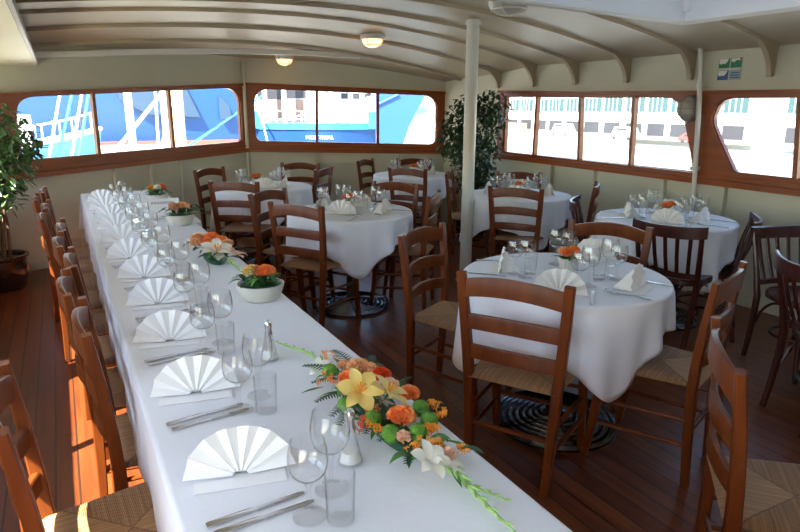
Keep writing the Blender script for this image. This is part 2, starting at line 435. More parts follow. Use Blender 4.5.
def make_wall(side, n0, W, u0, u1, bot, top, wins, mulls, ribs, wm='wall', ub=None):
    """bot/top are functions of u; wins = list of opening outlines"""
    T = .06
    pts = [u0 + (u1 - u0) * k / 6 for k in range(7)]
    W.sheet('wall_%s' % side, [(u0, -.05)] + [(u1, -.05)] + [(u, bot(u)) for u in reversed(pts)], [], T, -T / 2, M[wm])
    W.sheet('wall_%s_upper' % side, [(u, top(u)) for u in pts] + [(u1, 2.42), (u0, 2.42)], [], T, -T / 2, M[wm])
    W.sheet('wall_%s_panelling' % side, [(u, bot(u)) for u in pts] + [(u, top(u)) for u in reversed(pts)], wins, .075, -.0275, M['mahog'])
    mb = MB()
    for a, b in zip(pts, pts[1:]):
        W.bar(mb, (a, bot(a) + .022), (b, bot(b) + .022), .046, .05, .025)
        W.bar(mb, (a, bot(a) + .075), (b, bot(b) + .075), .02, .03, .015)
    struct(mb.build('trim_sill_%s' % side, M['mahog_h'], smooth=False))
    mb = MB()
    for a, b in zip(pts, pts[1:]): W.bar(mb, (a, top(a) - .012), (b, top(b) - .012), .03, .035, .02)
    struct(mb.build('trim_head_%s' % side, M['mahog_h'], smooth=False))
    for k, wn in enumerate(wins):
        us = [p[0] for p in wn]; vs = [p[1] for p in wn]
        # outline of the opening as window frame moulding
        mb = MB(); cen = Vector((sum(us) / len(us), sum(vs) / len(vs)))
        n = len(wn)
        def off(i, d):
            p = Vector(wn[i]); a = Vector(wn[i - 1]); b = Vector(wn[(i + 1) % n]); t = (b - a).normalized(); nn = Vector((t.y, -t.x))
            if (cen - p).dot(nn) < 0: nn = -nn
            return p + nn * d
        mb.rings([[W.p(*off(i, q), w) for q, w in ((0.0, -.06), (.012, -.06), (.012, -.02), (.0, -.02))] for i in list(range(n)) + [0]], caps=False)
        fr = struct(mb.build('window_%d' % (n0 + k), M['mahog'], angle=30))
        mb = MB()
        for (a, b) in mulls[k]: W.bar(mb, a, b, .034, .05, -.02)
        if mulls[k]: struct(mb.build('mullion', M['mahog'], fr, smooth=False))
        W.sheet('pane', wn, [], .004, -.045, M['pane'], fr)
    for (u, za, zb) in ribs:
        mb = MB(); W.bar(mb, (u, za), (u, zb), .028, .05, .02); struct(mb.build('wall_rib', M[wm], smooth=False))

lin = lambda a, b: (lambda u: a + b * u)
# stern wall, port half (seen on the left)
d_ = Vector((2.23, 1.0)).normalized()
PA = Vector((-.28, 6.75)); P_0 = PA + d_ * -.56; P_1 = PA + d_ * 2.57
WL = Wall(P_0, P_1); o_ = .56                    # u measured from P_0
bl = lin(.875 - .045 * o_, .045); tl = lin(1.648 - .064 * o_, .064)
wl_b = lambda u: 1.03 + .03 * (u - o_); wl_t = lambda u: 1.616 + .063 * (u - o_)
a, b = o_ - .04, o_ + 2.505
win = rounded([(a, wl_b(a)), (b, wl_b(b)), (b, wl_t(b)), (a, wl_t(a))], [.04, .06, .2, .2])
make_wall('stern_port', 1, WL, 0, WL.L, bl, tl, [win],
          [[((o_ + .686, wl_b(o_ + .68) - .01), (o_ + .690, wl_t(o_ + .69) + .01)), ((o_ + 1.541, wl_b(o_ + 1.54) - .01), (o_ + 1.538, wl_t(o_ + 1.54) + .01))]],
          [(o_ + .813, 0, .9), (o_ + 1.222, 0, .92), (o_ + 1.6, 0, .93)])
# stern wall, starboard half
WM = Wall(P_1, (4.52, 7.08))
bm_ = lin(.992, -.022); tm_ = lin(1.82, -.032)
wb_ = lambda u: 1.114 - .026 * u; wt_ = lambda u: 1.765 - .027 * u
a, b = .10, 2.46
win = rounded([(a, wb_(a)), (b, wb_(b)), (b, wt_(b)), (a, wt_(a))], [.1, .1, .2, .2])
make_wall('stern_starboard', 2, WM, 0, WM.L, bm_, tm_, [win],
          [[((.87, wb_(.87) - .01), (.888, wt_(.88) + .01)), ((1.664, wb_(1.66) - .01), (1.666, wt_(1.66) + .01))]],
          [(.852, 0, .95), (1.96, 0, .93)])
mb = MB(); mb.tube([WM.p(.0, 0, .03), WM.p(.0, 2.06, .03)], .022, 8); struct(mb.build('trim_3', M['wall']))
# corner panel behind the plant
WP = Wall((4.52, 7.08), (XS, 6.13))
WP.sheet('wall_corner', [(0, -.05), (WP.L, -.05), (WP.L, 2.42), (0, 2.42)], [], .06, -.03, M['wall'])
# starboard wall
WR = Wall((XS, 6.13), (XS, -2.3))
br = lin(.948, -.007); tr = lambda u: 1.735 - .03 * min(u, 1.6) - .011 * max(0, u - 1.6)
w1 = [(.11, 1.02), (2.72, 1.008), (2.676, 1.16), (2.59, 1.40), (2.55, 1.51), (2.49, 1.585), (2.41, 1.63), (2.3, 1.64), (1.6, 1.645), (.11, 1.675)]
w2 = [(3.085, 1.035), (5.0, 1.02), (5.0, 1.61), (2.98, 1.628), (2.90, 1.61), (2.845, 1.56), (2.815, 1.47), (2.83, 1.40), (2.902, 1.279), (3.05, 1.055)]
make_wall('starboard', 3, WR, 0, WR.L, br, tr, [w1, w2],
          [[((.665, 1.01), (.670, 1.675)), ((1.37, 1.0), (1.33, 1.66)), ((2.035, .995), (2.01, 1.655))], [((3.55, 1.015), (3.49, 1.64))]],
          [(1.0, 0, .93), (1.625, 0, .93), (2.454, 0, .92), (3.032, 0, .92), (3.9, 0, .92)])
# port wall (just outside the frame; the sun comes through its windows)
WQ = Wall((XP, -1.4), (XP, P_0.y))
wn = [rounded([(a, .93), (b, .93), (b, 1.62), (a, 1.62)], .08) for a, b in ((.0 + .1, 2.0), (2.25, 4.85), (5.1, 7.6))]
DU = 2.05                              # forward of the windows an unseen open doorway, added for more light
WIN_P = ((2.25, 4.85), (5.05, 7.8))
wn = [rounded([(a, .93), (b, .93), (b, 1.62), (a, 1.62)], .08) for a, b in WIN_P]
make_wall('port', 5, WQ, DU, WQ.L, lin(.84, 0), lin(1.70, 0), wn, [[((lerp(a, b, k / 3), .92), (lerp(a, b, k / 3), 1.63)) for k in (1, 2)] for a, b in WIN_P], [])
WQ.sheet('wall_port_added_doorway', [(-.95, -.05), (DU, -.05), (DU, 2.42), (-.95, 2.42)], [[(.05, .02), (DU - .1, .02), (DU - .1, 1.85), (.05, 1.85)]], .06, -.03, M['wall'])
mb = MB(); mb.box((XP - .9, 2.4, .33), (1.5, 8.6, .1)); struct(mb.build('bounce_deck', M['wall'], smooth=False))  # unseen pale deck outside, added to bounce sun up to the ceiling
# knees between the beams and the starboard wall
for y in BY[5:-1]:
    zt_ = zc(4.12, y) + .02
    P = [(XS - .01, 1.77), (XS - .01, zc(4.69, y) + .04), (4.05, zt_ + .03), (4.05, zt_)]
    for k in range(11):
        t = k / 10 * pi / 2; P.append((4.08 + .56 * sin(t), 1.76 + (zt_ - 1.76) * cos(t)))
    mb = MB(); mb.rings([[(x, y - .02, z) for x, z in P], [(x, y + .02, z) for x, z in P]])
    struct(mb.build('ceiling_knee', M['ceil'], smooth=False))
# baseboards
mb = MB(); WL.bar(mb, (0, .04), (WL.L, .04), .08, .02, .01); struct(mb.build('baseboard_stern_port', M['wall'], smooth=False))
mb = MB(); WM.bar(mb, (0, .04), (WM.L, .04), .08, .02, .01); struct(mb.build('baseboard_stern_starboard', M['wall'], smooth=False))
mb = MB(); WR.bar(mb, (0, .04), (WR.L, .04), .08, .02, .01); struct(mb.build('baseboard_starboard', M['wall'], smooth=False))

# ------------------------------------------------------------------ fixtures
t = thing('support_pole', 'cream painted steel pole rising from floor to ceiling among the round tables', 'pole', (3.13, 4.49, 0))
mb = MB(); mb.lathe([(0, 0), (.053, 0), (.053, zc(3.13, 4.49) + .012), (0, zc(3.13, 4.49) + .012)], 20); mb.build('post', M['pipe'], t)
mb = MB(); mb.lathe([(.0, 0), (.085, 0), (.085, .012), (.05, .02), (0, .02)], 20); mb.build('foot_plate', M['pipe'], t)
mb = MB(); mb.lathe([(0, 2.20), (.064, 2.20), (.064, 2.225), (0, 2.225)], 20); mb.build('collar', M['pipe'], t)
t = thing('wall_pipe', 'thin white vertical pipe on the wood panel between the two wall windows', 'pipe', (0, 0, 0))
mb = MB(); mb.tube([WR.p(2.81, .0, .06), WR.p(2.79, .8, .06), WR.p(2.74, 1.5, .06), WR.p(2.71, 1.85, .06), WR.p(2.70, 1.98, .07), WR.p(2.68, 2.08, .10)], .020, 10); mb.build('pipe', M['pipe'], t)
for z in (.5, 1.05, 1.72):
    mb = MB(); mb.box(WR.p(2.81 - .1 * z / 1.85, z, .035), (.075, .05, .03)); mb.build('bracket', M['pipe'], t, smooth=False)

def bulkhead(name, label, loc, rot, lit, sc=1.0, group=None, cage=True, cap=0.11):
    """dome lamp; local -z is the way it looks"""
    t = thing(name, label, 'lamp', loc, 0, group); t.rotation_euler = rot
    R = cap * sc
    mb = MB(); mb.lathe([(0, .02), (R * 1.12, .02), (R * 1.16, 0), (R * 1.12, -.025 * sc), (R * .98, -.03 * sc), (0, -.03 * sc)], 28); mb.build('base', M['pipe'] if lit is not None else M['cage'], t)
    mb = MB(); mb.lathe([(R * .96, -.028 * sc)] + [(R * .96 * cos(k / 8 * pi / 2), -.028 * sc - R * .72 * sin(k / 8 * pi / 2)) for k in range(1, 8)] + [(0, -.028 * sc - R * .72)], 28)
    mb.build('lamp_glass', M['lampglow'] if lit else M['frost'], t)
    if cage:
        mb = MB()
        for a in (0, pi / 2):
            mb.tube([(R * 1.05 * cos(q) * cos(a), R * 1.05 * cos(q) * sin(a), -.02 * sc - R * .8 * sin(q)) for q in [k / 12 * pi for k in range(13)]], .006 * sc, 6)
        mb.tube([(R * .8 * cos(q), R * .8 * sin(q), -.025 * sc - R * .52) for q in [k / 20 * 2 * pi for k in range(21)]], .005 * sc, 6, False)
        mb.build('cage', M['pipe'] if lit is not None else M['cage'], t)
    return t
bulkhead('ceiling_lamp', 'larger lit amber dome lamp on the ceiling above the round tables', (2.93, 5.98, 2.232), (0, 0, .6), True, 1.0)
bulkhead('ceiling_lamp', 'smaller-looking lit amber lamp close above the stern windows, by the white strip', (2.44, 7.34, 2.10), (0, 0, .6), True, .85)
bulkhead('ceiling_lamp', 'unlit round white caged lamp on the ceiling beside the skylight', (2.80, 3.60, 2.29), (0, 0, .5), False, 1.25, cap=.12)
t = thing('wall_lamp', 'oval grey caged bulkhead lamp on the wood panel next to the pipe', 'lamp', WR.p(2.625, 1.535, .04))
t.rotation_euler = (0, pi / 2, 0); t.scale = (.85, .85, .85)
mb = MB(); mb.lathe([(0, -.03), (.10, -.03), (.105, 0), (.095, .03), (0, .03)], 24)
b1 = mb.build('base', M['cage'], t); b1.scale = (1.25, 1, 1); b1.rotation_euler = (pi, 0, 0)
mb = MB(); mb.lathe([(.085, .0)] + [(.085 * cos(k / 7 * pi / 2), .085 * sin(k / 7 * pi / 2)) for k in range(1, 7)] + [(0, .085)], 22)
b2 = mb.build('lamp_glass', M['frost'], t); b2.scale = (1.25, 1, 1); b2.rotation_euler = (pi, 0, 0); b2.location = (0, 0, -.03)
mb = MB()
for q in (-.05, 0, .05): mb.tube([(q * 1.25, .092 * cos(k / 10 * pi), -.028 - .09 * sin(k / 10 * pi)) for k in range(11)], .006, 6)
mb.tube([(.115 * cos(k / 10 * pi), 0, -.028 - .092 * sin(k / 10 * pi)) for k in range(11)], .006, 6)
mb.build('cage', M['cage'], t)

# safety sign on the wall above the panelling
t = thing('safety_sign', 'small safety notice with green and blue pictograms high on the side wall', 'sign', (0, 0, 0))
def wsheet(name, u0, v0, u1, v1, w, m, par, th=.003):
    mb = MB(); mb.rings([[WR.p(u0, v0, w - th / 2), WR.p(u1, v0, w - th / 2), WR.p(u1, v1, w - th / 2), WR.p(u0, v1, w - th / 2)], [WR.p(u0, v0, w + th / 2), WR.p(u1, v0, w + th / 2), WR.p(u1, v1, w + th / 2), WR.p(u0, v1, w + th / 2)]])
    return mb.build(name, m, par, smooth=False)
wsheet('backing', 2.825, 1.75, 3.025, 1.925, .003, M['wall'], t)
def poly_on_wall(mb, pts, w, th=.002):
    mb.rings([[WR.p(u, v, w - th / 2) for u, v in pts], [WR.p(u, v, w + th / 2) for u, v in pts]])
for nm, v0, m in (('green_pictogram', 1.845, 'signg'), ('blue_pictogram', 1.755, 'signb')):
    for k in range(2):
        a = 2.83 + k * .1
        q = wsheet(nm, a, v0, a + .09, v0 + .072, .0055, M['signg2'] if (k and m == 'signb') else M[m], t)
        mb = MB()
        if not (k and m == 'signb'):
            poly_on_wall(mb, [(a + .004, v0 + .07), (a + .004, v0 + .038), (a + .02, v0 + .028), (a + .035, v0 + .035), (a + .05, v0 + .03), (a + .072, v0 + .048), (a + .08, v0 + .070)] if not k else
                         [(a + .006, v0 + .069), (a + .004, v0 + .048), (a + .03, v0 + .040), (a + .05, v0 + .058), (a + .084, v0 + .052), (a + .07, v0 + .07)], .0075)
        else:
            for z in (.012, .03, .048): poly_on_wall(mb, [(a + .01, v0 + z), (a + .08, v0 + z), (a + .08, v0 + z + .007), (a + .01, v0 + z + .007)], .0075)
        mb.build('pictogram_shape', M['white'] if not (k and m == 'signb') else M['signb'], q, smooth=False)

# ------------------------------------------------------------------ chairs
def make_ladder(name, label, group, tw):
    """local: floor centre of the seat, +y is the way the sitter faces"""
    t = thing(name, label, 'chair', (0, 0, 0), 0, group)
    W = M['chair']
    for s in (-1, 1):
        P = [(s * .165, -.175, 0), (s * .176, -.165, .22), (s * .186, -.160, .44), (s * lerp(.186, tw, .28), -.166, .56), (s * lerp(.186, tw, .64), -.180, .72), (s * tw, -.203, .90)]
        mb = MB(); mb.sweep(P, [rsec(.034, .03), rsec(.038, .034), rsec(.040, .038), rsec(.040, .036), rsec(.040, .032), rsec(.038, .026)], ref=(0, 1, 0)); mb.build('leg', W, t)
        P = [(s * .205, .250, 0), (s * .204, .220, .2), (s * .202, .200, .43)]
        mb = MB(); mb.sweep(P, [rsec(.028, .028), rsec(.034, .034), rsec(.04, .04)], ref=(0, 1, 0)); mb.build('leg', W, t)
    # three bowed rails
    def py(z): 
        K = [(.44, -.160), (.56, -.166), (.72, -.180), (.90, -.203)]
        for (a, ya), (b, yb) in zip(K, K[1:]):
            if z <= b: return lerp(ya, yb, (z - a) / (b - a))
        return -.203
    for zm, h, arch in ((.834, .075, .030), (.693, .062, .014), (.563, .058, .012)):
        mb = MB(); R = []
        for k in range(15):
            q = -1 + 2 * k / 14; x = q * (lerp(.186, tw, (zm - .44) / .46) - .006)
            bow = .034 * (1 - q * q); y = py(zm) - bow; zz = zm + arch * (1 - q * q)
            R.append([(x, y - .010, zz - h / 2), (x, y + .008, zz - h / 2), (x, y + .010, zz - h / 2 + .004), (x, y + .010 , zz + h / 2 - .004), (x, y + .006, zz + h / 2), (x, y - .008, zz + h / 2), (x, y - .010, zz + h / 2 - .005)])
        mb.rings(R); mb.build('back_rail', W, t)
    mb = MB(); n = 17
    def hw(v): return lerp(.182, .234, (v + 1) / 2)
    def zf(u, v, s):
        e = max(abs(u), abs(v)); r = sqrt(max(0, 1 - e ** 6)); sag = .007 * (1 - u * u) * (1 - v * v)
        return .450 + (.019 * r - sag if s > 0 else -.018 * r)
    for s in (1, -1):
        mb.grid(lambda i, j: (hw(-1 + 2 * j / (n - 1)) * (-1 + 2 * i / (n - 1)), lerp(-.182, .238, j / (n - 1)), zf(-1 + 2 * i / (n - 1), -1 + 2 * j / (n - 1), s)), n, n)
    mb.build('seat', M['rush'], t, merge=.0003, angle=60)
    def st(a, b): mb = MB(); mb.tube([a, tuple(lerp(p, q, .5) for p, q in zip(a, b)), b], [.009, .011, .009], 8); mb.build('stretcher', W, t)
    for s in (-1, 1):
        for z in (.30, .19): st((s * .180, -.162, z), (s * .203, .215, z - .012))
    st((-.200, .212, .33), (.200, .212, .33)); st((-.203, .226, .21), (.203, .226, .21)); st((-.176, -.163, .24), (.176, -.163, .24))
    return t

def make_bent(name, label, group):
    t = thing(name, label, 'chair', (0, 0, 0), 0, group); W = M['cherry']
    def sp(z):   # stile y offset with height
        return -.165 - .085 * max(0, (z - .42) / .40) ** 1.2
    def sx(z): return lerp(.165, .185, min(1, z / .44)) if z < .44 else lerp(.185, .205, (z - .44) / .38)
    for s in (-1, 1):
        P = [(s * sx(z), (sp(z) if z > .42 else -.165 - .06 * (1 - z / .42) ** 1.5), z) for z in (0, .12, .28, .42, .55, .68, .80)]
        mb = MB(); mb.sweep(P, [rsec(.028, .028, .008), rsec(.03, .03, .008), rsec(.034, .034, .008), rsec(.036, .036, .008), rsec(.032, .030, .008), rsec(.03, .026, .008), rsec(.028, .022, .008)], ref=(0, 1, 0)); mb.build('leg', W, t)
        P = [(s * .178, .205, 0), (s * .172, .185, .2), (s * .165, .165, .43)]
        mb = MB(); mb.tube(P, [.012, .016, .019], 10); mb.build('leg', W, t)
    def curve(zm, h, x1, y0, bow, name, th=.016, flare=0):
        mb = MB(); R = []
        for k in range(17):
            q = -1 + 2 * k / 16; x = q * x1; y = y0 - bow * (1 - q * q); up = flare * abs(q) ** 3
            R.append([(x, y - th / 2, zm - h / 2 + up), (x, y + th / 2, zm - h / 2 + up), (x, y + th / 2, zm + h / 2 + up - .004), (x, y + th / 2 - .005, zm + h / 2 + up), (x, y - th / 2 + .005, zm + h / 2 + up), (x, y - th / 2, zm + h / 2 + up - .004)])
        mb.rings(R); return mb.build(name, W, t)
    curve(.788, .075, .232, sp(.79) + .004, .055, 'top_rail', .02, .012)
    curve(.50, .035, .188, sp(.5), .025, 'lower_rail')
    for k in range(5):
        q = (k - 2) / 2.9; x0 = q * .188; x1 = q * .215
        mb = MB(); mb.sweep([(x0, sp(.5) - .025 * (1 - q * q), .51), ((x0 + x1) / 2, sp(.64) - .044 * (1 - q * q), .63), (x1, sp(.78) - .05 * (1 - q * q), .765)], rsec(.024, .011, .003), ref=(0, 1, 0)); mb.build('back_slat', W, t)
    mb = MB(); n = 40; prof = []
    def rim(a):
        c, s_ = cos(a), sin(a); e = 2.6
        r = (abs(c / .205) ** e + abs(s_ / .20) ** e) ** (-1 / e); return r * c * (1 + .05 * s_), r * s_ + .01
    R = []
    for k, z in ((.93, .425), (1, .432), (1, .458), (.965, .468), (.6, .462), (.02, .460)):
        R.append([(rim(2 * pi * i / n)[0] * k, rim(2 * pi * i / n)[1] * k, z) for i in range(n)])
    mb.rings(R); mb.build('seat', W, t, angle=50)
    mb = MB(); mb.tube([(.155 * cos(q), .155 * sin(q) * 1.0, .21) for q in [k / 28 * 2 * pi for k in range(29)]], .009, 8, False); mb.build('stretcher_hoop', W, t)
    for s in (-1, 1):   # arched braces at each side and in front
        mb = MB(); mb.tube([(s * .172, -.16 + .33 * k / 12, .25 + .165 * sin(k / 12 * pi) ** .6) for k in range(13)], .008, 6); mb.build('brace', W, t)
    mb = MB(); mb.tube([(-.165 + .33 * k / 12, .172, .25 + .165 * sin(k / 12 * pi) ** .6) for k in range(13)], .008, 6); mb.build('brace', W, t)
    return t

LAD = {}; BEN = [None]
def face(dx, dy): return atan2(dy, dx) - pi / 2
def ladder(x, y, rz, label, group):
    tw = .198 if 'long table' in group else .216
    if tw not in LAD:
        LAD[tw] = make_ladder('ladder_back_chair', label, group, tw); o = LAD[tw]; o.location = (x, y, 0); o.rotation_euler = (0, 0, rz); return o
    return dup(LAD[tw], (x, y, 0), rz, label, group)
def bent(x, y, rz, label, group):
    if BEN[0] is None:
        BEN[0] = make_bent('slat_back_chair', label, group); o = BEN[0]; o.location = (x, y, 0); o.rotation_euler = (0, 0, rz); return o
    return dup(BEN[0], (x, y, 0), rz, label, group)

LX = [-.178, .005, -.035, -.008, -.052, -.036, -.135, -.122, -.19, -.15]
LY = [1.545, 2.055, 2.51, 2.945, 3.375, 3.805, 4.235, 4.665, 5.095, 5.525]
for i, (x, y) in enumerate(zip(LX, LY)):
    ladder(x + .203, y, face(1, .05 if i == 0 else random.uniform(-.02, .02)), 'rush-seated ladder-back chair along the long table, %s from the garland end' % ORD[i], 'chairs along the long table')
G0 = 'ladder-back chairs at the round tables'
def by_top(mx, my, fx, fy, label):     # place by the middle of the top of the back and the facing direction
    L_ = hypot(fx, fy); fx /= L_; fy /= L_
    return ladder(mx + fx * .203, my + fy * .203, face(fx, fy), label, G0)
ladder(1.626, 1.869, -1.026, 'large ladder-back chair facing away, its back across the big front round table', G0)
ladder(1.755, 2.608, -2.639, 'ladder-back chair between garland and pole, rush seat tucked under front round table', G0)
ladder(2.222, 1.637, .369, 'ladder-back chair at wall side of front round table, rush seat showing, facing the table', G0)
ladder(1.704, .823, -2.407, 'cut-off ladder-back chair closest to the camera, edge-on, turned away from the front table', G0)
ladder(1.51, 4.035, -1.007, 'ladder-back chair facing away, in front of the middle round table beside the long table', G0)
by_top(2.68, 2.44, -.872, -.49, 'ladder-back chair behind the front round table, its arched top rail showing over the glasses')
by_top(1.293, 5.414, .597, .803, 'ladder-back chair facing away at the table under the corner of the stern windows')
by_top(1.363, 6.746, .60, -.80, 'ladder-back chair standing against the cream stern wall beside the far round table')
by_top(1.38, 4.68, .587, -.81, 'ladder-back chair at the back corner of the middle table, behind a chair facing away')
by_top(2.54, 4.75, -.833, -.554, 'ladder-back chair behind the middle round table, facing it, left of the pole')
by_top(3.28, 5.86, .82, .573, 'ladder-back chair facing away in front of the table under the blue-hull window')
by_top(3.46, 5.30, .75, -.66, 'ladder-back chair seen edge-on just left of the pole, its pale seat behind the pole')
by_top(2.465, 3.98, -.74, .67, 'ladder-back chair at the aisle side of the middle table, sunlit post, between two other chairs')
by_top(3.36, 7.09, .63, -.77, 'ladder-back chair by the stern wall, side-on, left of the table under the blue-hull window')
by_top(2.47, 6.25, -.70, .70, 'ladder-back chair between the two far round tables, one post lighter than the other')
by_top(2.46, 6.98, -.55, -.83, 'ladder-back chair behind the far corner table, only its top rail showing over glasses')
by_top(3.98, 6.95, -.5, -.87, 'ladder-back chair behind the table under the blue-hull window, facing the room')
by_top(3.25, 3.98, .809, .588, 'ladder-back chair right of the pole, facing away to the table by the corner plant')
by_top(4.10, 4.98, -.62, -.78, 'ladder-back chair behind the corner-plant table, only its top rail showing')
by_top(4.04, 3.87, -.69, .72, 'ladder-back chair seen edge-on near the side wall, right of the corner-plant table')
G1 = 'dark slat-back chairs'
def bent_top(mx, my, fx, fy, label):
    L_ = hypot(fx, fy); fx /= L_; fy /= L_
    return bent(mx + fx * .25, my + fy * .25, face(fx, fy), label, G1)
bent_top(3.305, 2.535, .95, .3, 'dark cherry slat-back chair directly behind the front round table, facing the wall')
bent_top(3.02, 1.56, .88, -.48, 'dark slat-back chair cut by the picture edge, its hoop stretcher showing, facing away')
bent_top(3.87, 2.15, -.32, -.95, 'dark slat-back chair with its seat towards the camera, beyond another cut-off slat chair')
bent_top(4.0, 2.42, -.55, .83, 'dark slat-back chair close to the side wall, only its curved top rail and leg showing')
bent_top(3.58, 3.62, .68, -.73, 'dark slat-back chair seen edge-on between the two tables along the side wall')

# ------------------------------------------------------------------ tables
def round_cloth(R, half, rot, zt, seed):
    rnd = random.Random(seed); ph = [rnd.uniform(0, 6.28) for _ in range(4)]
    mb = MB(); NP = 200
    S = [0, .15, .3, .42, R - .012, R, R + .006, R + .012, R + .018, R + .024]
    nd = 12
    def P(i, j):
        a = 2 * pi * i / NP; c = (abs(cos(a - rot)) ** 7 + abs(sin(a - rot)) ** 7) ** (1 / 7); Lm = half / c + .04 * cos(a - 2.6)
        # soften the corner a little
        if j < len(S): s = S[j]
        else: s = lerp(S[-1], Lm, (j - len(S) + 1) / nd)
        if s <= R: return (s * cos(a), s * sin(a), zt)
        d = s - R; r0 = .016
        if d < r0 * pi / 2: q = d / r0; rr = R + r0 * sin(q); z = zt - r0 * (1 - cos(q))
        else:
            d2 = d - r0 * pi / 2; z = zt - r0 - d2 * .985
            cornerness = (1 / c - 1) / .28
            amp = .19 * d2
            fold = amp * (.6 * cos(11 * a + ph[0]) + .4 * cos(17 * a + ph[1])) * (1 - .3 * cornerness)
            fold += .05 * d2 * cornerness ** 2
            rr = R + r0 + fold * .9 + .006 * cos(7 * a + ph[2])
            rr = max(rr, R + .004)
        return (rr * cos(a), rr * sin(a), z)
    mb.grid(P, NP, len(S) + nd, wrap=True)
    return mb
RT = .464
def table_base():
    mb = MB(); prof = [(0, .0), (.305, 0), (.305, .012)]
    n = 7
    for k in range(n):
        r1 = lerp(.303, .075, k / n); r0 = lerp(.303, .075, (k + 1) / n); z = lerp(.012, .05, k / n); z1 = lerp(.012, .05, (k + 1) / n)
        w = r1 - r0
        prof += [(r1 - .002, z + .008), (r1 - w * .25, z + .016), (r1 - w * .5, z + .008), (r1 - w * .62, z - .002), (r1 - w * .9, z - .002)]
    prof += [(.07, .058), (.045, .075), (.0, .075)]
    mb.lathe(prof, 56); return mb
def round_table(x, y, key, lab, seed, rot=radians(-61)):
    t = thing('round_table', 'round pedestal dining table ' + lab, 'table', (x, y, 0), 0, 'round pedestal tables')
    mb = MB(); mb.lathe([(0, .722), (RT - .008, .722), (RT - .002, .73), (RT - .002, .748), (RT - .008, .754), (0, .754)], 56); mb.build('tabletop', M['chair'], t)
    mb = MB(); mb.lathe([(0, .06), (.042, .06), (.038, .2), (.038, .70), (.10, .715), (.10, .722), (0, .722)], 24); mb.build('column', M['iron'], t)
    table_base().build('base', M['ironb'], t, angle=25)
    c = round_cloth(RT, .705, rot, .7605, seed).build('tablecloth', M['cloth'], None, angle=80, loc=(x, y, 0), solid=.002)
    tag(c, 'white cloth on the round table ' + lab, 'tablecloth', 'white cloths on the round tables')
TB = {'T0': (2.035, 2.101, 'in front, with ringed iron base showing', 'front round table'),
      'T1': (1.906, 4.301, 'in the middle beside the long table', 'middle round table'),
      'T2': (3.68, 4.461, 'behind the pole by the corner plant', 'corner-plant table'),
      'T3': (3.803, 2.955, 'below the wall lamp and pipe', 'table below the wall lamp'),
      'T4': (1.75, 6.08, 'under the corner where the stern windows meet', 'stern-corner table'),
      'T5': (3.68, 6.42, 'under the blue-hull window', 'blue-hull-window table'),
      'T6': (3.78, 1.32, 'cut off by the picture edge behind a slat chair', 'cut-off table')}
for i, (k, (x, y, lab, short)) in enumerate(TB.items()): round_table(x, y, k, lab, 11 + i)

# long table: two trestle tables end to end, one long cloth
LX0, LX1, LY0, LY1, LZ = .127, .757, .25, 6.30, .750
def trestle(y0, y1, label):
    t = thing('trestle_table', label, 'table', (.44, (y0 + y1) / 2, 0), 0, 'trestle tables under the long cloth'); L_ = y1 - y0
    mb = MB(); mb.box((0, 0, .73), (.61, L_ - .02, .03)); mb.build('tabletop', M['chair'], t, smooth=False)
    for sx in (-1, 1):
        for sy in (-1, 1):
            mb = MB(); mb.box((sx * .26, sy * (L_ / 2 - .25), .3575), (.04, .04, .715)); mb.build('leg', M['iron'], t, smooth=False)
trestle(.27, 3.27, 'long trestle table hidden under the white cloth, its garland half'); trestle(3.28, 6.28, 'long trestle table hidden under the white cloth, its stern half')
mb = MB(); NY = 160
def long_cloth(i, j):
    y = lerp(LY0, LY1, i / (NY - 1)); x1 = LX1 + (.045 * min(1, max(0, (y - 4.35) / .06)))
    r = .014; hem = .44
    end = max(0, (y - (LY1 - .012)) / .012)
    wv = .005 * sin(y * 7.0) + .004 * sin(y * 17 + 1)
    row = [(LX0 - r - .006 - wv, hem), (LX0 - r - .004 - wv * .7, .53), (LX0 - r - .002 - wv * .3, .65), (LX0 - r, LZ + .004 - r)]
    row += [(LX0 - r * cos(q), LZ + .004 - r + r * sin(q)) for q in (.4, .8, 1.2)] + [(LX0, LZ + .004)]
    row += [(lerp(LX0, x1, k / 10), LZ + .004 + .0008 * sin(y * 5 + k)) for k in range(1, 10)] + [(x1, LZ + .004)]
    row += [(x1 + r * sin(q), LZ + .004 - r + r * cos(q)) for q in (.4, .8, 1.2)] + [(x1 + r, LZ + .004 - r)]
    row += [(x1 + r + .008 + wv * .3, .65), (x1 + r + .02 + wv * .7, .53), (x1 + r + .03 + wv, hem)]
    return (row[j][0], y, row[j][1])
mb.grid(long_cloth, NY, 24)
# end falls at the two short sides
def fall(y, sgn):
    def P(i, j):
        x = lerp(LX0 - .012, LX1 + .045 + .012 if sgn > 0 else LX1 + .012, i / 30); z = lerp(LZ + .003, .42, j / 6)
        return (x + (-.05 * (1 - i / 30) * j / 6 if sgn > 0 else 0), y + sgn * (.006 + (.05 + .02 * sin(i * .9)) * j / 6), z)
    mb.grid(P, 31, 7)
fall(LY1, 1); fall(LY0, -1)
tag(mb.build('tablecloth', M['cloth'], None, angle=70, solid=.002), 'long white tablecloth covering the whole long table', 'tablecloth')

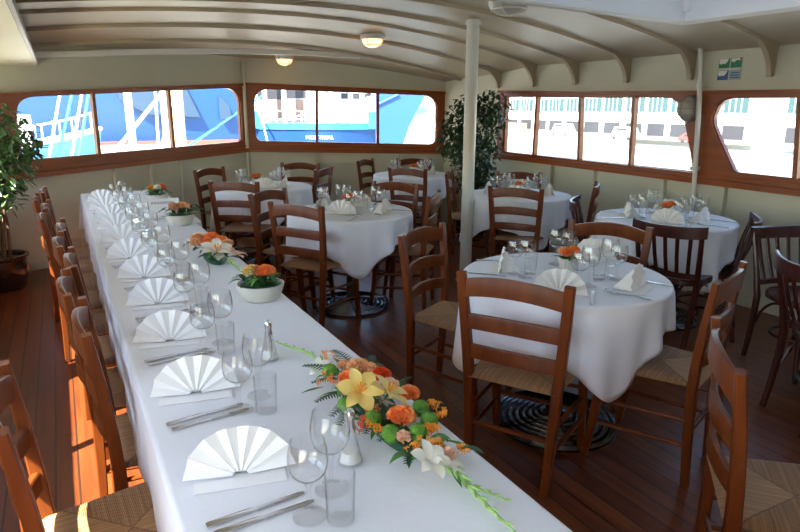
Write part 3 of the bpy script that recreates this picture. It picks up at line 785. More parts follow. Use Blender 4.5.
# ------------------------------------------------------------------ tableware
def wine_glass_mesh(h, rb, rf):
    hb = h * .5; mo = MB()
    outer = [(0, 0), (rf, 0), (rf, .0025), (rf * .55, .007), (.0062, .014), (.0042, h * .2), (.0042, h * .38), (.009, hb - .008)]
    zz = [0, .06, .16, .30, .48, .68, .86, 1.0]; rr = [.36, .60, .82, .95, 1.0, .985, .92, .86]
    outer += [(rb * r, hb + (h - hb) * z) for z, r in zip(zz, rr)]
    inner = [(rb * r - .0016, hb + (h - hb) * z) for z, r in list(zip(zz, rr))[::-1]]
    inner[0] = (inner[0][0], h - .0006); inner[-1] = (rb * .30, hb + .004); inner += [(0, hb + .001)]
    mo.lathe(outer + inner, 24); return mo
def tumbler_mesh(h, r):
    mo = MB(); mo.lathe([(0, 0), (r * .86, 0), (r * .9, .003), (r, h), (r - .002, h), (r * .9 - .002, .016), (0, .014)], 24); return mo
PROT = {}
def place(kind, maker, loc, label, cat, group, rz=0):
    if kind not in PROT:
        o = maker(); PROT[kind] = o; o.location = loc; o.rotation_euler[2] = rz; return tag(o, label, cat, group)
    return dup(PROT[kind], loc, rz, label, group)
mk_wa = lambda: wine_glass_mesh(.164, .039, .033).build('wine_glass', M['glass'], angle=50)
mk_wb = lambda: wine_glass_mesh(.180, .041, .034).build('wine_glass', M['glass'], angle=50)
mk_tm = lambda: tumbler_mesh(.10, .030).build('water_glass', M['glass'], angle=50)
def fan(m, name='napkin'):
    t = bpy.data.objects.new(name, None); COL.objects.link(t)
    mb = MB(); n = 14; R = .108
    V0 = []; V1 = []
    for k in range(n + 1):
        a = lerp(radians(3), radians(177), k / n); z = (.0052 if k % 2 else -.0052)
        rr = R * (1 - (.05 if k % 2 else 0)) * (1 + .10 * abs(cos(a)))
        V1.append(mb.v((rr * cos(a), z + .018 * sin(a), .004 + rr * sin(a) * .97)))
        V0.append(mb.v((.016 * cos(a), z * .35 - .004, .004 + .012 * sin(a))))
    for k in range(n): mb.f([V0[k], V0[k + 1], V1[k + 1], V1[k]])
    mb.build('pleated_fan', m, t, smooth=False, solid=.0022)
    mb = MB()   # folded strip the fan stands on, and the prop behind
    mb.box((0, -.022, .0012), (.19, .05, .0016)); mb.build('folded_base', m, t, smooth=False)
    mb = MB(); mb.rings([[(-.075, .012, .002), (.075, .012, .002), (.012, .016, .085), (-.012, .016, .085)], [(-.062, .098, .002), (.062, .098, .002), (.008, .026, .088), (-.008, .026, .088)]]); mb.build('back_prop', m, t, smooth=False)
    return t
def knife():
    mb = MB()
    out = [(-.1, -.006), (-.095, -.008), (-.02, -.0065), (-.005, -.005), (.0, -.008), (.08, -.0085), (.098, -.004), (.1, .001), (.09, .005), (.0, .0055), (-.02, .0065), (-.095, .008), (-.1, .006)]
    mb.rings([[(x, y, 0) for x, y in out], [(x, y, .004 if x < 0 else .0022) for x, y in out]]); return mb.build('table_knife', M['steel'], smooth=False)
def fork():
    mb = MB()
    mb.sweep([(-.1, 0, .003), (-.06, 0, .004), (0, 0, .006), (.03, 0, .004)], [rsec(.014, .004, .001), rsec(.012, .004, .001), rsec(.006, .005, .001), rsec(.012, .003, .001)], ref=(0, 0, 1))
    mb.sweep([(.028, 0, .004), (.04, 0, .003), (.055, 0, .004)], [rsec(.012, .003, .001), rsec(.024, .003, .001), rsec(.025, .003, .001)], ref=(0, 0, 1))
    for k in range(4): mb.sweep([(.053, (k - 1.5) * .0066, .004), (.075, (k - 1.5) * .0066, .005), (.1, (k - 1.5) * .0062, .010)], rsec(.0036, .0025, .0008), ref=(0, 0, 1))
    return mb.build('table_fork', M['steel'])
def shaker():
    t = bpy.data.objects.new('salt_shaker', None); COL.objects.link(t)
    mb = MB(); mb.lathe([(0, 0), (.027, 0), (.028, .004), (.022, .03), (.015, .065), (.011, .085), (.009, .085), (.013, .06), (.02, .03), (.025, .006), (0, .005)], 20); mb.build('glass_body', M['glass'], t, angle=50)
    mb = MB(); mb.lathe([(0, .006), (.0245, .007), (.0195, .030), (0, .031)], 20); mb.build('salt', M['salt'], t)
    mb = MB(); mb.lathe([(.0125, .080), (.013, .088), (.010, .1), (.012, .112), (.011, .124), (.006, .131), (0, .133)], 18); mb.build('chrome_cap', M['chrome'], t)
    return t
ZL = .7565
for i in range(11):
    y0 = 1.19 + .444 * i; jx = random.uniform(-.012, .012); o_n = ORD[i]
    wh = 'at the long table, %s place from the garland' % o_n
    place('fan', lambda: fan(M['napkin']), (.262 + jx, y0, ZL), 'white fan-folded napkin standing ' + wh, 'napkin', 'fan napkins on the long table', radians(random.uniform(-14, -6)) if i else radians(-12))
    a = radians(random.uniform(4, 9))
    place('knife', knife, (.262 + jx, y0 - .13, ZL), 'steel table knife nearer the napkin ' + wh, 'knife', 'knives on the long table', a)
    place('knife', knife, (.270 + jx, y0 - .163, ZL), 'steel table knife farther from the napkin ' + wh, 'knife', 'knives on the long table', a - .02)
    place('fork', fork, (.268 + jx, y0 + .125, ZL), 'steel fork behind the fan napkin ' + wh, 'fork', 'forks on the long table', radians(17))
    place('wa', mk_wa, (.345 + jx, y0 - .20 + (.05 if i else 0), ZL), 'shorter stemmed wine glass ' + wh, 'wine glass', 'stemmed glasses on the long table')
    place('wb', mk_wb, (.415 + jx, y0 - .14 + (.05 if i else 0), ZL), 'taller stemmed wine glass ' + wh, 'wine glass', 'stemmed glasses on the long table')
    place('tm', mk_tm, (.405 + jx - (.01 if not i else 0), y0 - .235 + (.05 if i else 0), ZL), 'small straight water glass ' + wh, 'water glass', 'water glasses on the long table')
place('shk', shaker, (.490, 1.125, ZL), 'glass salt shaker with chrome cap beside the lilies of the garland', 'salt shaker', 'salt shakers on the long table')
place('shk', shaker, (.503, 1.774, ZL), 'glass salt shaker with chrome cap between the garland tip and flower bowl', 'salt shaker', 'salt shakers on the long table')

# place settings of the round tables: (fan x, y, label of the place)
SET = {'T0': [(1.79, 1.87, 'near-side'), (1.83, 2.33, 'pole-side'), (2.16, 1.77, 'aisle-side'), (2.42, 2.28, 'wall-side')],
       'T1': [(1.76, 4.14, 'near-side'), (2.11, 4.08, 'aisle-side'), (1.78, 4.55, 'long-table-side'), (2.07, 4.52, 'stern-side')],
       'T2': [(3.46, 4.66, 'pole-side'), (3.90, 4.27, 'wall-side'), (3.50, 4.28, 'near-side'), (3.86, 4.68, 'stern-side')],
       'T3': [(3.62, 3.15, 'pole-side'), (3.60, 2.78, 'near-side'), (3.90, 2.70, 'picture-edge-side'), (4.02, 3.1, 'wall-side')],
       'T4': [(1.70, 5.85, 'near-side'), (1.97, 5.98, 'aisle-side'), (1.56, 6.20, 'stern-wall-side')],
       'T5': [(3.50, 6.62, 'stern-side'), (3.90, 6.30, 'wall-side'), (3.55, 6.2, 'near-side')]}
ZR = .763
for key, places in SET.items():
    cx, cy, lab, short = TB[key]
    for (fx, fy, pl) in places:
        dx, dy = fx - cx, fy - cy; L_ = hypot(dx, dy); dx /= L_; dy /= L_; ang = atan2(dy, dx)
        wh = 'at the %s place of the %s' % (pl, short)
        place('fanr', lambda: fan(M['ivory']), (fx, fy, ZR), 'ivory fan-folded napkin ' + wh, 'napkin', 'fan napkins on the round tables', ang + pi / 2 + random.uniform(-.25, .25))
        tx, ty = -dy, dx                                     # tangent
        def g(r, s): return (cx + dx * r + tx * s, cy + dy * r + ty * s, ZR)
        place('wa', mk_wa, g(.225, .075), 'shorter stemmed wine glass ' + wh, 'wine glass', 'stemmed glasses on the round tables')
        place('wb', mk_wb, g(.165, .115), 'taller stemmed wine glass ' + wh, 'wine glass', 'stemmed glasses on the round tables')
        place('tm', mk_tm, g(.155, .035), 'small straight water glass ' + wh, 'water glass', 'water glasses on the round tables')
        if key in ('T0', 'T1', 'T3'):
            place('knife', knife, g(.355, .135), 'steel table knife ' + wh, 'knife', 'knives on the round tables', ang)
            place('fork', fork, g(.355, -.135), 'steel table fork ' + wh, 'fork', 'forks on the round tables', ang + pi)

# menu card on the long table
t = thing('table_card', 'white folded card with dark heading standing among the glasses of the long table', 'card', (.60, 4.66, ZL), radians(-4))
mb = MB()
mb.rings([[(-.11, -.035, 0), (-.11, -.0335, 0), (-.11, .001, .135), (-.11, -.001, .135)], [(.11, -.035, 0), (.11, -.0335, 0), (.11, .001, .135), (.11, -.001, .135)]]); mb.build('front_leaf', M['card'], t, smooth=False)
mb = MB()
mb.rings([[(-.11, .035, 0), (-.11, .0335, 0), (-.11, -.001, .135), (-.11, .001, .135)], [(.11, .035, 0), (.11, .0335, 0), (.11, -.001, .135), (.11, .001, .135)]]); mb.build('rear_leaf', M['card'], t, smooth=False)
def text_obj(body, size, m, parent, loc, rot, ext=.0008, name='lettering'):
    cu = bpy.data.curves.new(name, 'FONT'); cu.body = body; cu.size = size; cu.align_x = 'CENTER'; cu.align_y = 'CENTER'; cu.extrude = ext
    cu.materials.append(m); ob = bpy.data.objects.new('tmp', cu); COL.objects.link(ob)
    dg = bpy.context.evaluated_depsgraph_get(); dg.update(); me = bpy.data.meshes.new_from_object(ob.evaluated_get(dg)); me.name = name
    bpy.data.objects.remove(ob); bpy.data.curves.remove(cu)
    o = bpy.data.objects.new(name, me); COL.objects.link(o); o.parent = parent; o.location = loc; o.rotation_euler = rot; return o
text_obj('INNGANGEN', .026, M['ink'], t, (.0, -.0098, .105), (radians(75.5), 0, 0))

# ------------------------------------------------------------------ flowers
def petal_ball(r, n, m, name, parent, loc, ruff=.35, seed=0, flat=.75):
    rnd = random.Random(seed); mb = MB()
    for k in range(n):
        z = lerp(-.35, 1, (k + .5) / n); a = k * 2.39996; q = sqrt(max(0, 1 - z * z))
        d = Vector((q * cos(a), q * sin(a), z)); t1 = d.orthogonal().normalized(); t2 = d.cross(t1)
        rot = rnd.uniform(0, 6.28); u = t1 * cos(rot) + t2 * sin(rot); w = d.cross(u)
        R = r * rnd.uniform(.8, 1.05); s = r * ruff * rnd.uniform(.8, 1.3)
        P = [d * R * .45 - u * s * .3, d * R * .45 + u * s * .3, d * R * .92 + u * s + w * s * .3, d * R * 1.03 + w * rnd.uniform(-.3, .3) * s, d * R * .92 - u * s + w * s * .3]
        mb.f([mb.v((p.x, p.y, p.z * flat)) for p in P])
    mb.lathe([(0, -.4 * r), (.45 * r, -.25 * r), (.6 * r, .1 * r), (.4 * r, .4 * r), (0, .5 * r)], 8)
    return mb.build(name, m, parent, smooth=False, loc=loc)
def lily(parent, loc, r, m, tilt=(0, 0, 0), name='lily', stam=True):
    mb = MB()
    for k in range(6):
        a = k * pi / 3 + .2; lift = .35 if k % 2 else .2; wmax = r * (.29 if k % 2 else .37)
        def P(i, j):
            t_ = i / 8; rr = r * (.05 + t_); w = wmax * sin(pi * min(1, t_ * .92 + .06)) ** .8 * (-1 + j)
            z = r * (lift * sin(t_ * 2.4) * .9) + abs(j - 1) * .06 * r
            return (rr * cos(a) - w * sin(a), rr * sin(a) + w * cos(a), z)
        mb.grid(P, 9, 3)
    o = mb.build(name, m, parent, loc=loc, rot=tilt, angle=80)
    if stam:
        mb = MB()
        for k in range(6):
            a = k * pi / 3; mb.tube([(0, 0, 0), (.1 * r * cos(a), .1 * r * sin(a), .3 * r), (.2 * r * cos(a), .2 * r * sin(a), .5 * r)], [.02 * r, .02 * r, .045 * r], 5)
        mb.build('stamens', M['amber'], o)
    return o
def pompon(parent, loc, r):
    mb = MB(); bmesh.ops.create_icosphere(mb.bm, subdivisions=3, radius=r)
    rnd = random.Random(3)
    for v in mb.bm.verts: v.co *= rnd.uniform(.9, 1.08)
    return mb.build('green_pompon', M['pompon'], parent, loc=loc, angle=80)
def cluster(parent, loc, r, m, seed):
    rnd = random.Random(seed); mb = MB()
    for k in range(11):
        c = Vector((rnd.gauss(0, .45) * r, rnd.gauss(0, .45) * r, rnd.uniform(-.2, .6) * r)); s = r * .34; a0 = rnd.uniform(0, 6)
        tl = Vector((rnd.uniform(-.4, .4), rnd.uniform(-.4, .4), 1)).normalized(); u = tl.orthogonal().normalized(); w = tl.cross(u)
        for q in range(4):
            a = a0 + q * pi / 2; d = u * cos(a) + w * sin(a); e = tl.cross(d)
            mb.f([mb.v(c), mb.v(c + d * s * .6 + e * s * .35 + tl * .1 * s), mb.v(c + d * s), mb.v(c + d * s * .6 - e * s * .35 + tl * .1 * s)])
        mb.tube([c - tl * s * 1.2, c], .0012, 4)
    return mb.build('small_florets', m, parent, smooth=False, loc=loc)
def fern(parent, loc, L_, ang, m, up=.25, name='fern_frond', n=12):
    mb = MB(); d = Vector((cos(ang), sin(ang), 0)); e = Vector((-sin(ang), cos(ang), 0))
    mid = lambda t_: d * L_ * t_ + Vector((0, 0, L_ * up * sin(t_ * 2.4)))
    mb.tube([mid(k / 6) for k in range(7)], [.0016] * 6 + [.0006], 4)
    for k in range(1, n):
        t_ = k / n; c = mid(t_); l = L_ * .30 * (1 - t_ * .75)
        for s in (-1, 1):
            q = e * s * l + d * l * .55; w = d * L_ * .026
            mb.f([mb.v(c - w), mb.v(c + q * .6 - w), mb.v(c + q + Vector((0, 0, -.1 * l))), mb.v(c + q * .6 + w), mb.v(c + w)])
    return mb.build(name, m, parent, smooth=False, loc=loc)
def leafblade(parent, loc, L_, ang, m, up=.3, w=.16, name='leaf'):
    mb = MB(); d = Vector((cos(ang), sin(ang), 0)); e = Vector((-sin(ang), cos(ang), 0))
    def P(i, j):
        t_ = i / 8; return Vector((0, 0, L_ * up * sin(t_ * 2.6))) + d * L_ * t_ + e * (j - 1) * L_ * w * sin(pi * min(1, t_ * .97 + .02)) * .5 + Vector((0, 0, abs(j - 1) * .02 * L_))
    mb.grid(P, 9, 3); return mb.build(name, m, parent, loc=loc, angle=80)
def gladiolus(parent, P, m, name='gladiolus_stem', bud=.02):
    mb = MB(); P = [Vector(p) for p in P]; mb.tube(P, [.0045] * (len(P) - 1) + [.0015], 6)
    n = 13
    for k in range(n):
        t_ = k / (n - 1); f = t_ * (len(P) - 1); i = min(int(f), len(P) - 2); c = P[i].lerp(P[i + 1], f - i); d = (P[i + 1] - P[i]).normalized()
        s = d.cross(Vector((0, 0, 1))).normalized() * (1 if k % 2 else -1); l = bud * lerp(1.3, .6, t_)
        e = c + d * l * 1.3 + s * l * .55 + Vector((0, 0, l * .25))
        mb.tube([c, c.lerp(e, .4), e], [.002, .0055 * lerp(1.2, .6, t_), .0006], 6)
    return mb.build(name, m, parent)

t = thing('flower_garland', 'large garland of yellow lilies, orange carnations and green pompons on the long table', 'flower arrangement', (.63, 1.25, ZL))
def G(x, y, z): return (x - .63, y - 1.25, z - ZL)
mb = MB(); mb.lathe([(0, 0), (.085, 0), (.09, .015), (.075, .03), (0, .035)], 20); q = mb.build('foam_base', M['fern'], t); q.scale = (.45, 2.2, .8)
lily(t, G(.587, 1.285, .838), .058, M['lily'], (radians(38), radians(-18), .3)); lily(t, G(.640, 1.235, .842), .056, M['lily'], (radians(30), radians(10), .9))
for k, (x, y, m, r) in enumerate(((.667, 1.467, 'peach', .036), (.617, 1.414, 'orange', .032), (.703, 1.395, 'red', .028), (.692, 1.325, 'pink', .027), (.715, 1.255, 'orange', .028), (.640, 1.165, 'orange', .034), (.69, 1.44, 'peach', .028))):
    petal_ball(r, 90, M[m], 'carnation', t, G(x, y, .815), .33, k)
for x, y in ((.585, 1.205), (.592, 1.125), (.65, 1.10), (.715, 1.2), (.555, 1.30), (.60, 1.515), (.70, 1.135)): pompon(t, G(x, y, .80), .0215)
for k, (x, y, m) in enumerate(((.57, 1.455, 'orange'), (.548, 1.19, 'red'), (.58, 1.155, 'amber'), (.75, 1.20, 'amber'), (.672, 1.09, 'amber'), (.63, 1.60, 'amber'), (.61, 1.045, 'amber'), (.685, 1.10, 'amber'), (.655, 1.03, 'amber'), (.745, 1.145, 'amber'))): cluster(t, G(x, y, .802), .027, M[m], k)
lily(t, G(.612, .985, .80), .046, M['wpetal'], (radians(30), 0, .4), 'white_bloom', False); lily(t, G(.645, .958, .79), .034, M['wpetal'], (radians(20), .2, 1), 'white_bloom', False)
lily(t, G(.593, 1.575, .785), .034, M['wpetal'], (radians(35), -.3, 0), 'white_bloom', False); petal_ball(.024, 60, M['pink'], 'carnation', t, G(.665, 1.0, .79), .33, 21)
gladiolus(t, [G(.625, 1.60, .785), G(.605, 1.70, .785), G(.58, 1.80, .775), G(.555, 1.90, .765)], M['stemg'])
gladiolus(t, [G(.655, .97, .785), G(.652, .90, .778), G(.652, .83, .772), G(.658, .74, .765)], M['stemg'])
gladiolus(t, [G(.64, .98, .785), G(.66, .90, .775), G(.70, .84, .768)], M['stemg'], bud=.016)
for k, (x, y, a, L_) in enumerate(((.60, 1.40, 200, .11), (.60, 1.34, 215, .12), (.58, 1.30, 225, .11), (.60, 1.24, 235, .10), (.69, 1.55, 100, .12), (.71, 1.48, 60, .11), (.64, 1.52, 140, .12), (.72, 1.36, 20, .08), (.63, 1.08, 230, .10), (.64, 1.15, 200, .09), (.62, 1.48, 180, .09), (.69, 1.2, 340, .07), (.66, 1.08, 280, .09))):
    fern(t, G(x, y, .785), L_, radians(a), M['fern'], .12)
for k, (x, y, a, L_) in enumerate(((.59, 1.20, 235, .07), (.61, 1.07, 240, .08), (.65, .96, 255, .07), (.56, 1.46, 190, .07), (.72, 1.3, 10, .06), (.74, 1.24, -20, .06), (.70, 1.07, -60, .08), (.66, 1.55, 90, .08))):
    leafblade(t, G(x, y, .782), L_, radians(a), M['green'], .05)
rg = random.Random(5)
for k in range(14):
    yy = rg.uniform(1.0, 1.56); xx = .64 + rg.uniform(-.055, .085)
    cluster(t, G(xx, yy, .79), .021, M[('amber', 'amber', 'orange', 'pink')[k % 4]], 70 + k)
for k, (x, y, m, r) in enumerate(((.60, 1.36, 'peach', .026), (.665, 1.17, 'peach', .022), (.735, 1.30, 'peach', .022), (.61, 1.10, 'pink', .02), (.655, 1.53, 'peach', .024))): petal_ball(r, 70, M[m], 'carnation', t, G(x, y, .80), .33, 90 + k)
for k in range(46):
    leafblade(t, G(.64 + rg.uniform(-.06, .07), 1.27 + rg.uniform(-.26, .26), .782), rg.uniform(.04, .07), rg.uniform(0, 6.28), M['green'] if k % 3 else M['fern'], rg.uniform(.2, .6), .3)

t = thing('flower_arrangement', 'low arrangement of orange blooms and white lilies lying between two flower bowls', 'flower arrangement', (.635, 3.2, ZL))
mb = MB(); mb.lathe([(0, 0), (.07, 0), (.07, .02), (0, .035)], 18); q = mb.build('foam_base', M['fern'], t); q.scale = (.6, 2.0, .8)
for k, (x, y, m, r) in enumerate(((-.03, .20, 'peach', .045), (.03, .15, 'orange', .05), (.06, .07, 'orange', .045), (-.01, .08, 'orange', .042), (-.06, .1, 'peach', .035), (.05, .24, 'amber', .035), (.08, .0, 'peach', .035))): petal_ball(r, 80, M[m], 'carnation', t, (x, y, .075), .33, 40 + k)
lily(t, (.0, -.10, .06), .085, M['wpetal'], (radians(25), 0, .2), 'white_lily'); lily(t, (.07, -.18, .055), .06, M['pink'], (radians(20), .2, .8), 'pale_lily', False)
gladiolus(t, [(.03, -.2, .04), (.04, -.30, .03), (.05, -.42, .015)], M['stemg'])
for k in range(26): leafblade(t, (rg.uniform(-.05, .06), rg.uniform(-.2, .25), .03), rg.uniform(.07, .13), rg.uniform(0, 6.28), M['green'] if k % 2 else M['fern'], rg.uniform(.1, .6), .3)

def flower_bowl(x, y, label, spec, seed, R=.098, tall=.13):
    rnd = random.Random(seed); t = thing('flower_bowl', label, 'flower bowl', (x, y, ZL), 0, 'flower bowls on the long table')
    mb = MB(); mb.lathe([(0, 0), (R * .72, 0), (R * .82, .008), (R * .98, .055), (R, .066), (R * .95, .068), (R * .92, .06), (R * .75, .02), (0, .018)], 32); mb.build('bowl', M['ceramic'], t)
    mb = MB(); mb.lathe([(0, .05), (R * .88, .05), (R * .8, .062), (0, .07)], 20); mb.build('foam', M['fern'], t)
    for k, (a, b, m, r) in enumerate(spec): petal_ball(r, 80, M[m], 'flower_head', t, (a, b, .112 + rnd.uniform(-.01, .02)), .34, seed + k)
    for k in range(34): leafblade(t, (rnd.uniform(-.05, .05), rnd.uniform(-.05, .05), .06), rnd.uniform(.06, tall), rnd.uniform(0, 6.28), M['green'] if k % 2 else M['fern'], rnd.uniform(.05, .55), .28)
    return t
flower_bowl(.662, 2.42, 'cream bowl of peach roses and one orange carnation, nearest bowl to the garland', [(-.02, .035, 'peach', .040), (.015, -.035, 'orange', .042), (.045, .02, 'peach', .03), (-.05, -.02, 'lily', .028)], 60)
flower_bowl(.662, 4.33, 'cream bowl of peach flowers with spreading leaves, in front of the white card', [(-.03, .02, 'peach', .042), (.03, .0, 'peach', .045), (.02, .05, 'lily', .03), (-.045, -.02, 'peach', .03)], 80, R=.095, tall=.15)
flower_bowl(.665, 5.46, 'flower bowl with yellow and orange blooms behind the white card, farthest bowl', [(-.03, .03, 'lily', .045), (.04, .02, 'orange', .042), (.0, -.04, 'wpetal', .035), (-.04, -.03, 'amber', .03)], 100, R=.09)

def table_posy(x, y, label, seed):
    rnd = random.Random(seed); t = thing('posy_pot', label, 'flower pot', (x, y, ZR), 0, 'small flower pots on the round tables')
    mb = MB(); mb.lathe([(0, 0), (.036, 0), (.042, .05), (.045, .068), (.040, .068), (.036, .05), (0, .045)], 24); mb.build('pot', M['ceramic'], t)
    for k, (a, b, m, r) in enumerate(((-.025, -.015, 'orange', .034), (.025, -.01, 'amber', .03), (.0, .028, 'peach', .032), (.012, -.032, 'orange', .026))): petal_ball(r, 70, M[m], 'flower_head', t, (a, b, .095 + .008 * (k % 2)), .34, seed + k)
    for k in range(12): leafblade(t, (0, 0, .055), rnd.uniform(.06, .09), rnd.uniform(0, 6.28), M['green'], rnd.uniform(.1, .6), .35)
for key, (x, y) in {'T0': (2.09, 2.14), 'T1': (1.92, 4.36), 'T2': (3.70, 4.47), 'T3': (3.80, 2.94), 'T4': (1.70, 6.15), 'T5': (3.70, 6.46)}.items():
    table_posy(x, y, 'small pot of orange flowers at the centre of the ' + TB[key][3], 200 + len(key) + int(key[1]) * 10)

# ------------------------------------------------------------------ ficus plants
def ficus(x, y, label, seed, blobs, nleaf, pot_r, pot_h, stems, size=.075, lm='leaf'):
    rnd = random.Random(seed); t = thing('potted_ficus', label, 'plant', (x, y, 0), 0)
    mb = MB(); mb.lathe([(0, 0), (pot_r * .72, 0), (pot_r * .8, .02), (pot_r * 1.0, pot_h * .6), (pot_r * .94, pot_h * .88), (pot_r * 1.05, pot_h * .94), (pot_r * 1.05, pot_h), (pot_r * .92, pot_h), (pot_r * .9, pot_h * .9), (0, pot_h * .88)], 32); p = mb.build('pot', M['pot'], t)
    mb = MB(); mb.lathe([(0, pot_h * .86), (pot_r * .9, pot_h * .86), (pot_r * .5, pot_h * .92), (0, pot_h * .93)], 20); mb.build('soil', M['soil'], p)
    for k in range(stems):
        a = rnd.uniform(0, 6.28); q = pot_r * .35; bl = blobs[k % len(blobs)]
        e = Vector(bl[0]); P = [Vector((q * cos(a), q * sin(a), pot_h * .85)), Vector((q * cos(a) * .8 + .03, q * sin(a) * .9, .55)), Vector((e.x * .6, e.y * .6, lerp(.55, e.z, .6))), e]
        mb = MB(); mb.tube(P, [.014, .012, .009, .004], 7)
        for j in range(5):
            b0 = P[2].lerp(P[3], rnd.random()); mb.tube([b0, b0 + Vector((rnd.uniform(-.15, .15), rnd.uniform(-.15, .15), rnd.uniform(.0, .15)))], [.004, .002], 5)
        mb.build('stem', M['bark'], t)
    mb = MB()
    tot = sum(b[2] for b in blobs)
    for (c, r, wgt) in blobs:
        for k in range(int(nleaf * wgt / tot)):
            d = Vector((rnd.gauss(0, 1), rnd.gauss(0, 1), rnd.gauss(0, 1))).normalized() * rnd.random() ** .45
            p = Vector((c[0] + d.x * r[0], c[1] + d.y * r[1], c[2] + d.z * r[2]))
            a = rnd.uniform(0, 6.28); dn = rnd.uniform(-1.1, .1); s = size * rnd.uniform(.65, 1.15)
            u = Vector((cos(a) * cos(dn), sin(a) * cos(dn), sin(dn))); w = u.cross(Vector((0, 0, 1))).normalized(); nn = w.cross(u)
            w = (w * cos(rnd.uniform(-.5, .5)) + nn * rnd.uniform(-.5, .5)).normalized()
            q = [p, p + u * s * .35 + w * s * .24 + nn * s * .05, p + u * s * .7 + w * s * .17 + nn * s * .03, p + u * s - nn * s * .06, p + u * s * .7 - w * s * .17 + nn * s * .03, p + u * s * .35 - w * s * .24 + nn * s * .05]
            m_ = p + u * s * .5 - nn * s * .02
            V = [mb.v(z) for z in q]; mv = mb.v(m_)
            for i in range(6): mb.f([V[i], V[(i + 1) % 6], mv])
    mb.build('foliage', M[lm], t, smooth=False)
    return t
ficus(-.55, 6.10, 'potted ficus tree with trained stems beside the first stern window, behind the chairs', 4,
      [((.08, 0, 1.45), (.16, .22, .20), 2), ((.20, -.05, 1.26), (.24, .24, .20), 5), ((.12, -.08, 1.02), (.25, .22, .22), 5), ((-.04, 0, 1.26), (.20, .22, .28), 3), ((.08, -.08, .82), (.16, .2, .16), 1.6)], 1350, .20, .30, 7, .085)
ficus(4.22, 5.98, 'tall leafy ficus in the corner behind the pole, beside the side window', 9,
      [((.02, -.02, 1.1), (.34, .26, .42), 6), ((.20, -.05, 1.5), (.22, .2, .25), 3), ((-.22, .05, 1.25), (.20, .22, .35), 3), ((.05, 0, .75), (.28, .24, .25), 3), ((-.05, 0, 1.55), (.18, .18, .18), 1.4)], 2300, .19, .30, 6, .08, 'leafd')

# ------------------------------------------------------------------ the harbour outside
mb = MB()
mb.f([mb.v(p) for p in ((-140, -60, -4.2), (260, -60, -4.2), (260, 260, -4.2), (-140, 260, -4.2))])
struct(mb.build('harbour_water', M['water'], smooth=False))
mb = MB(); mb.box((-4.0, 22.3, -2.3), (18, 21.4, 4.1)); struct(mb.build('pier', M['quay'], smooth=False))
mb = MB(); mb.box((170, 70, -4.6), (160, 300, 2.4)); struct(mb.build('far_quay', M['quay'], smooth=False))

def dirpt(az, d, z): a = radians(az); return Vector((d * sin(a), d * cos(a), z))
# long blue ship across the first stern window
t = thing('moored_ship', 'long blue ship hull filling the view through the first stern window', 'ship', (0, 36, 0))
def hullsec(x0, x1, z0, z1, yb, dep, n=24, bowr=None):
    mb = MB(); R = []
    for k in range(n + 1):
        q = k / n; x = lerp(x0, x1, q); e = (1 - min(1, (1 - q) / .12)) ** 2 if bowr else 0
        w = dep * (1 - .85 * e)
        R.append([(x, yb + (dep - w) / 2 + .25, z0), (x, yb + (dep - w) / 2, z1), (x, yb + dep - (dep - w) / 2, z1), (x, yb + dep - (dep - w) / 2 - .25, z0)])
    mb.rings(R); return mb
hullsec(-22, 9.9, -.25, 3.6, 0, 9).build('hull', M['hull'], t, angle=30)
hullsec(-21.9, 9.85, -4.3, -.25, .05, 8.9).build('red_boot_topping', M['boot'], t, angle=30)
mb = MB(); mb.box((-8, 4, 4.6), (20, 6, 2.2)); mb.build('deckhouse', M['shipw'], t, smooth=False)
mb = MB()
for k in range(12): mb.tube([(-21 + 2.6 * k, .15, 3.6), (-21 + 2.6 * k, .15, 4.6)], .04, 6)
mb.tube([(-21, .15, 4.6), (9, .15, 4.6)], .04, 6); mb.build('railing', M['shipw'], t)
mb = MB(); mb.rings([[(2.9, -.06, 2.9), (6.2, -.06, 2.9), (7.0, -.06, 1.0), (4.3, -.06, 1.15), (3.0, -.06, 1.9)], [(2.9, .1, 2.9), (6.2, .1, 2.9), (7.0, .1, 1.0), (4.3, .1, 1.15), (3.0, .1, 1.9)]]); mb.build('hull_shade_patch', M['hulld'], t, smooth=False)  # reflection and flare shading of the hull, built as a darker sheet
mb = MB(); mb.rings([[(8.1, -.06, 2.2), (8.6, -.06, 1.6), (8.75, -.06, .9), (8.1, -.06, .9)], [(8.1, .1, 2.2), (8.6, .1, 1.6), (8.75, .1, .9), (8.1, .1, .9)]]); mb.build('hull_shade_patch', M['hulld'], t, smooth=False)
# small work boat
t = thing('work_boat', 'small blue boat with white rails in front of the long ship hull', 'boat', (.1, 25, -.15), radians(10))
mb = MB(); R = []
for k in range(13):
    q = k / 12; x = lerp(-2.6, 1.1, q); w = .8 * (1 - q ** 3 * .97); sh = .35 + .55 * q ** 2
    R.append([(x, -w * .6, -.5), (x + .2 * q, -w, sh), (x + .2 * q, w, sh), (x, w * .6, -.5)])
mb.rings(R); mb.build('hull', M['hullb'], t, angle=30)
mb = MB()
for s in (-1, 1): mb.tube([(lerp(-2.6, 1.3, k / 12), s * .8 * (1 - (k / 12) ** 3 * .97), .38 + .55 * (k / 12) ** 2) for k in range(13)], .07, 6)
mb.build('gunwale', M['shipw'], t)
mb = MB()
for k in range(7):
    x = lerp(-2.4, 1.0, k / 6); q = (x + 2.6) / 3.7
    for s in (-1, 1): mb.tube([(x, s * .75 * (1 - q ** 3 * .97), .4 + .55 * q * q), (x, s * .75 * (1 - q ** 3 * .97), .95 + .55 * q * q)], .03, 5)
mb.tube([(lerp(-2.4, 1.0, k / 6), -.75 * (1 - ((lerp(-2.4, 1.0, k / 6) + 2.6) / 3.7) ** 3 * .97), .95 + .55 * ((lerp(-2.4, 1, k / 6) + 2.6) / 3.7) ** 2) for k in range(7)], .035, 5)
mb.build('railing', M['shipw'], t)
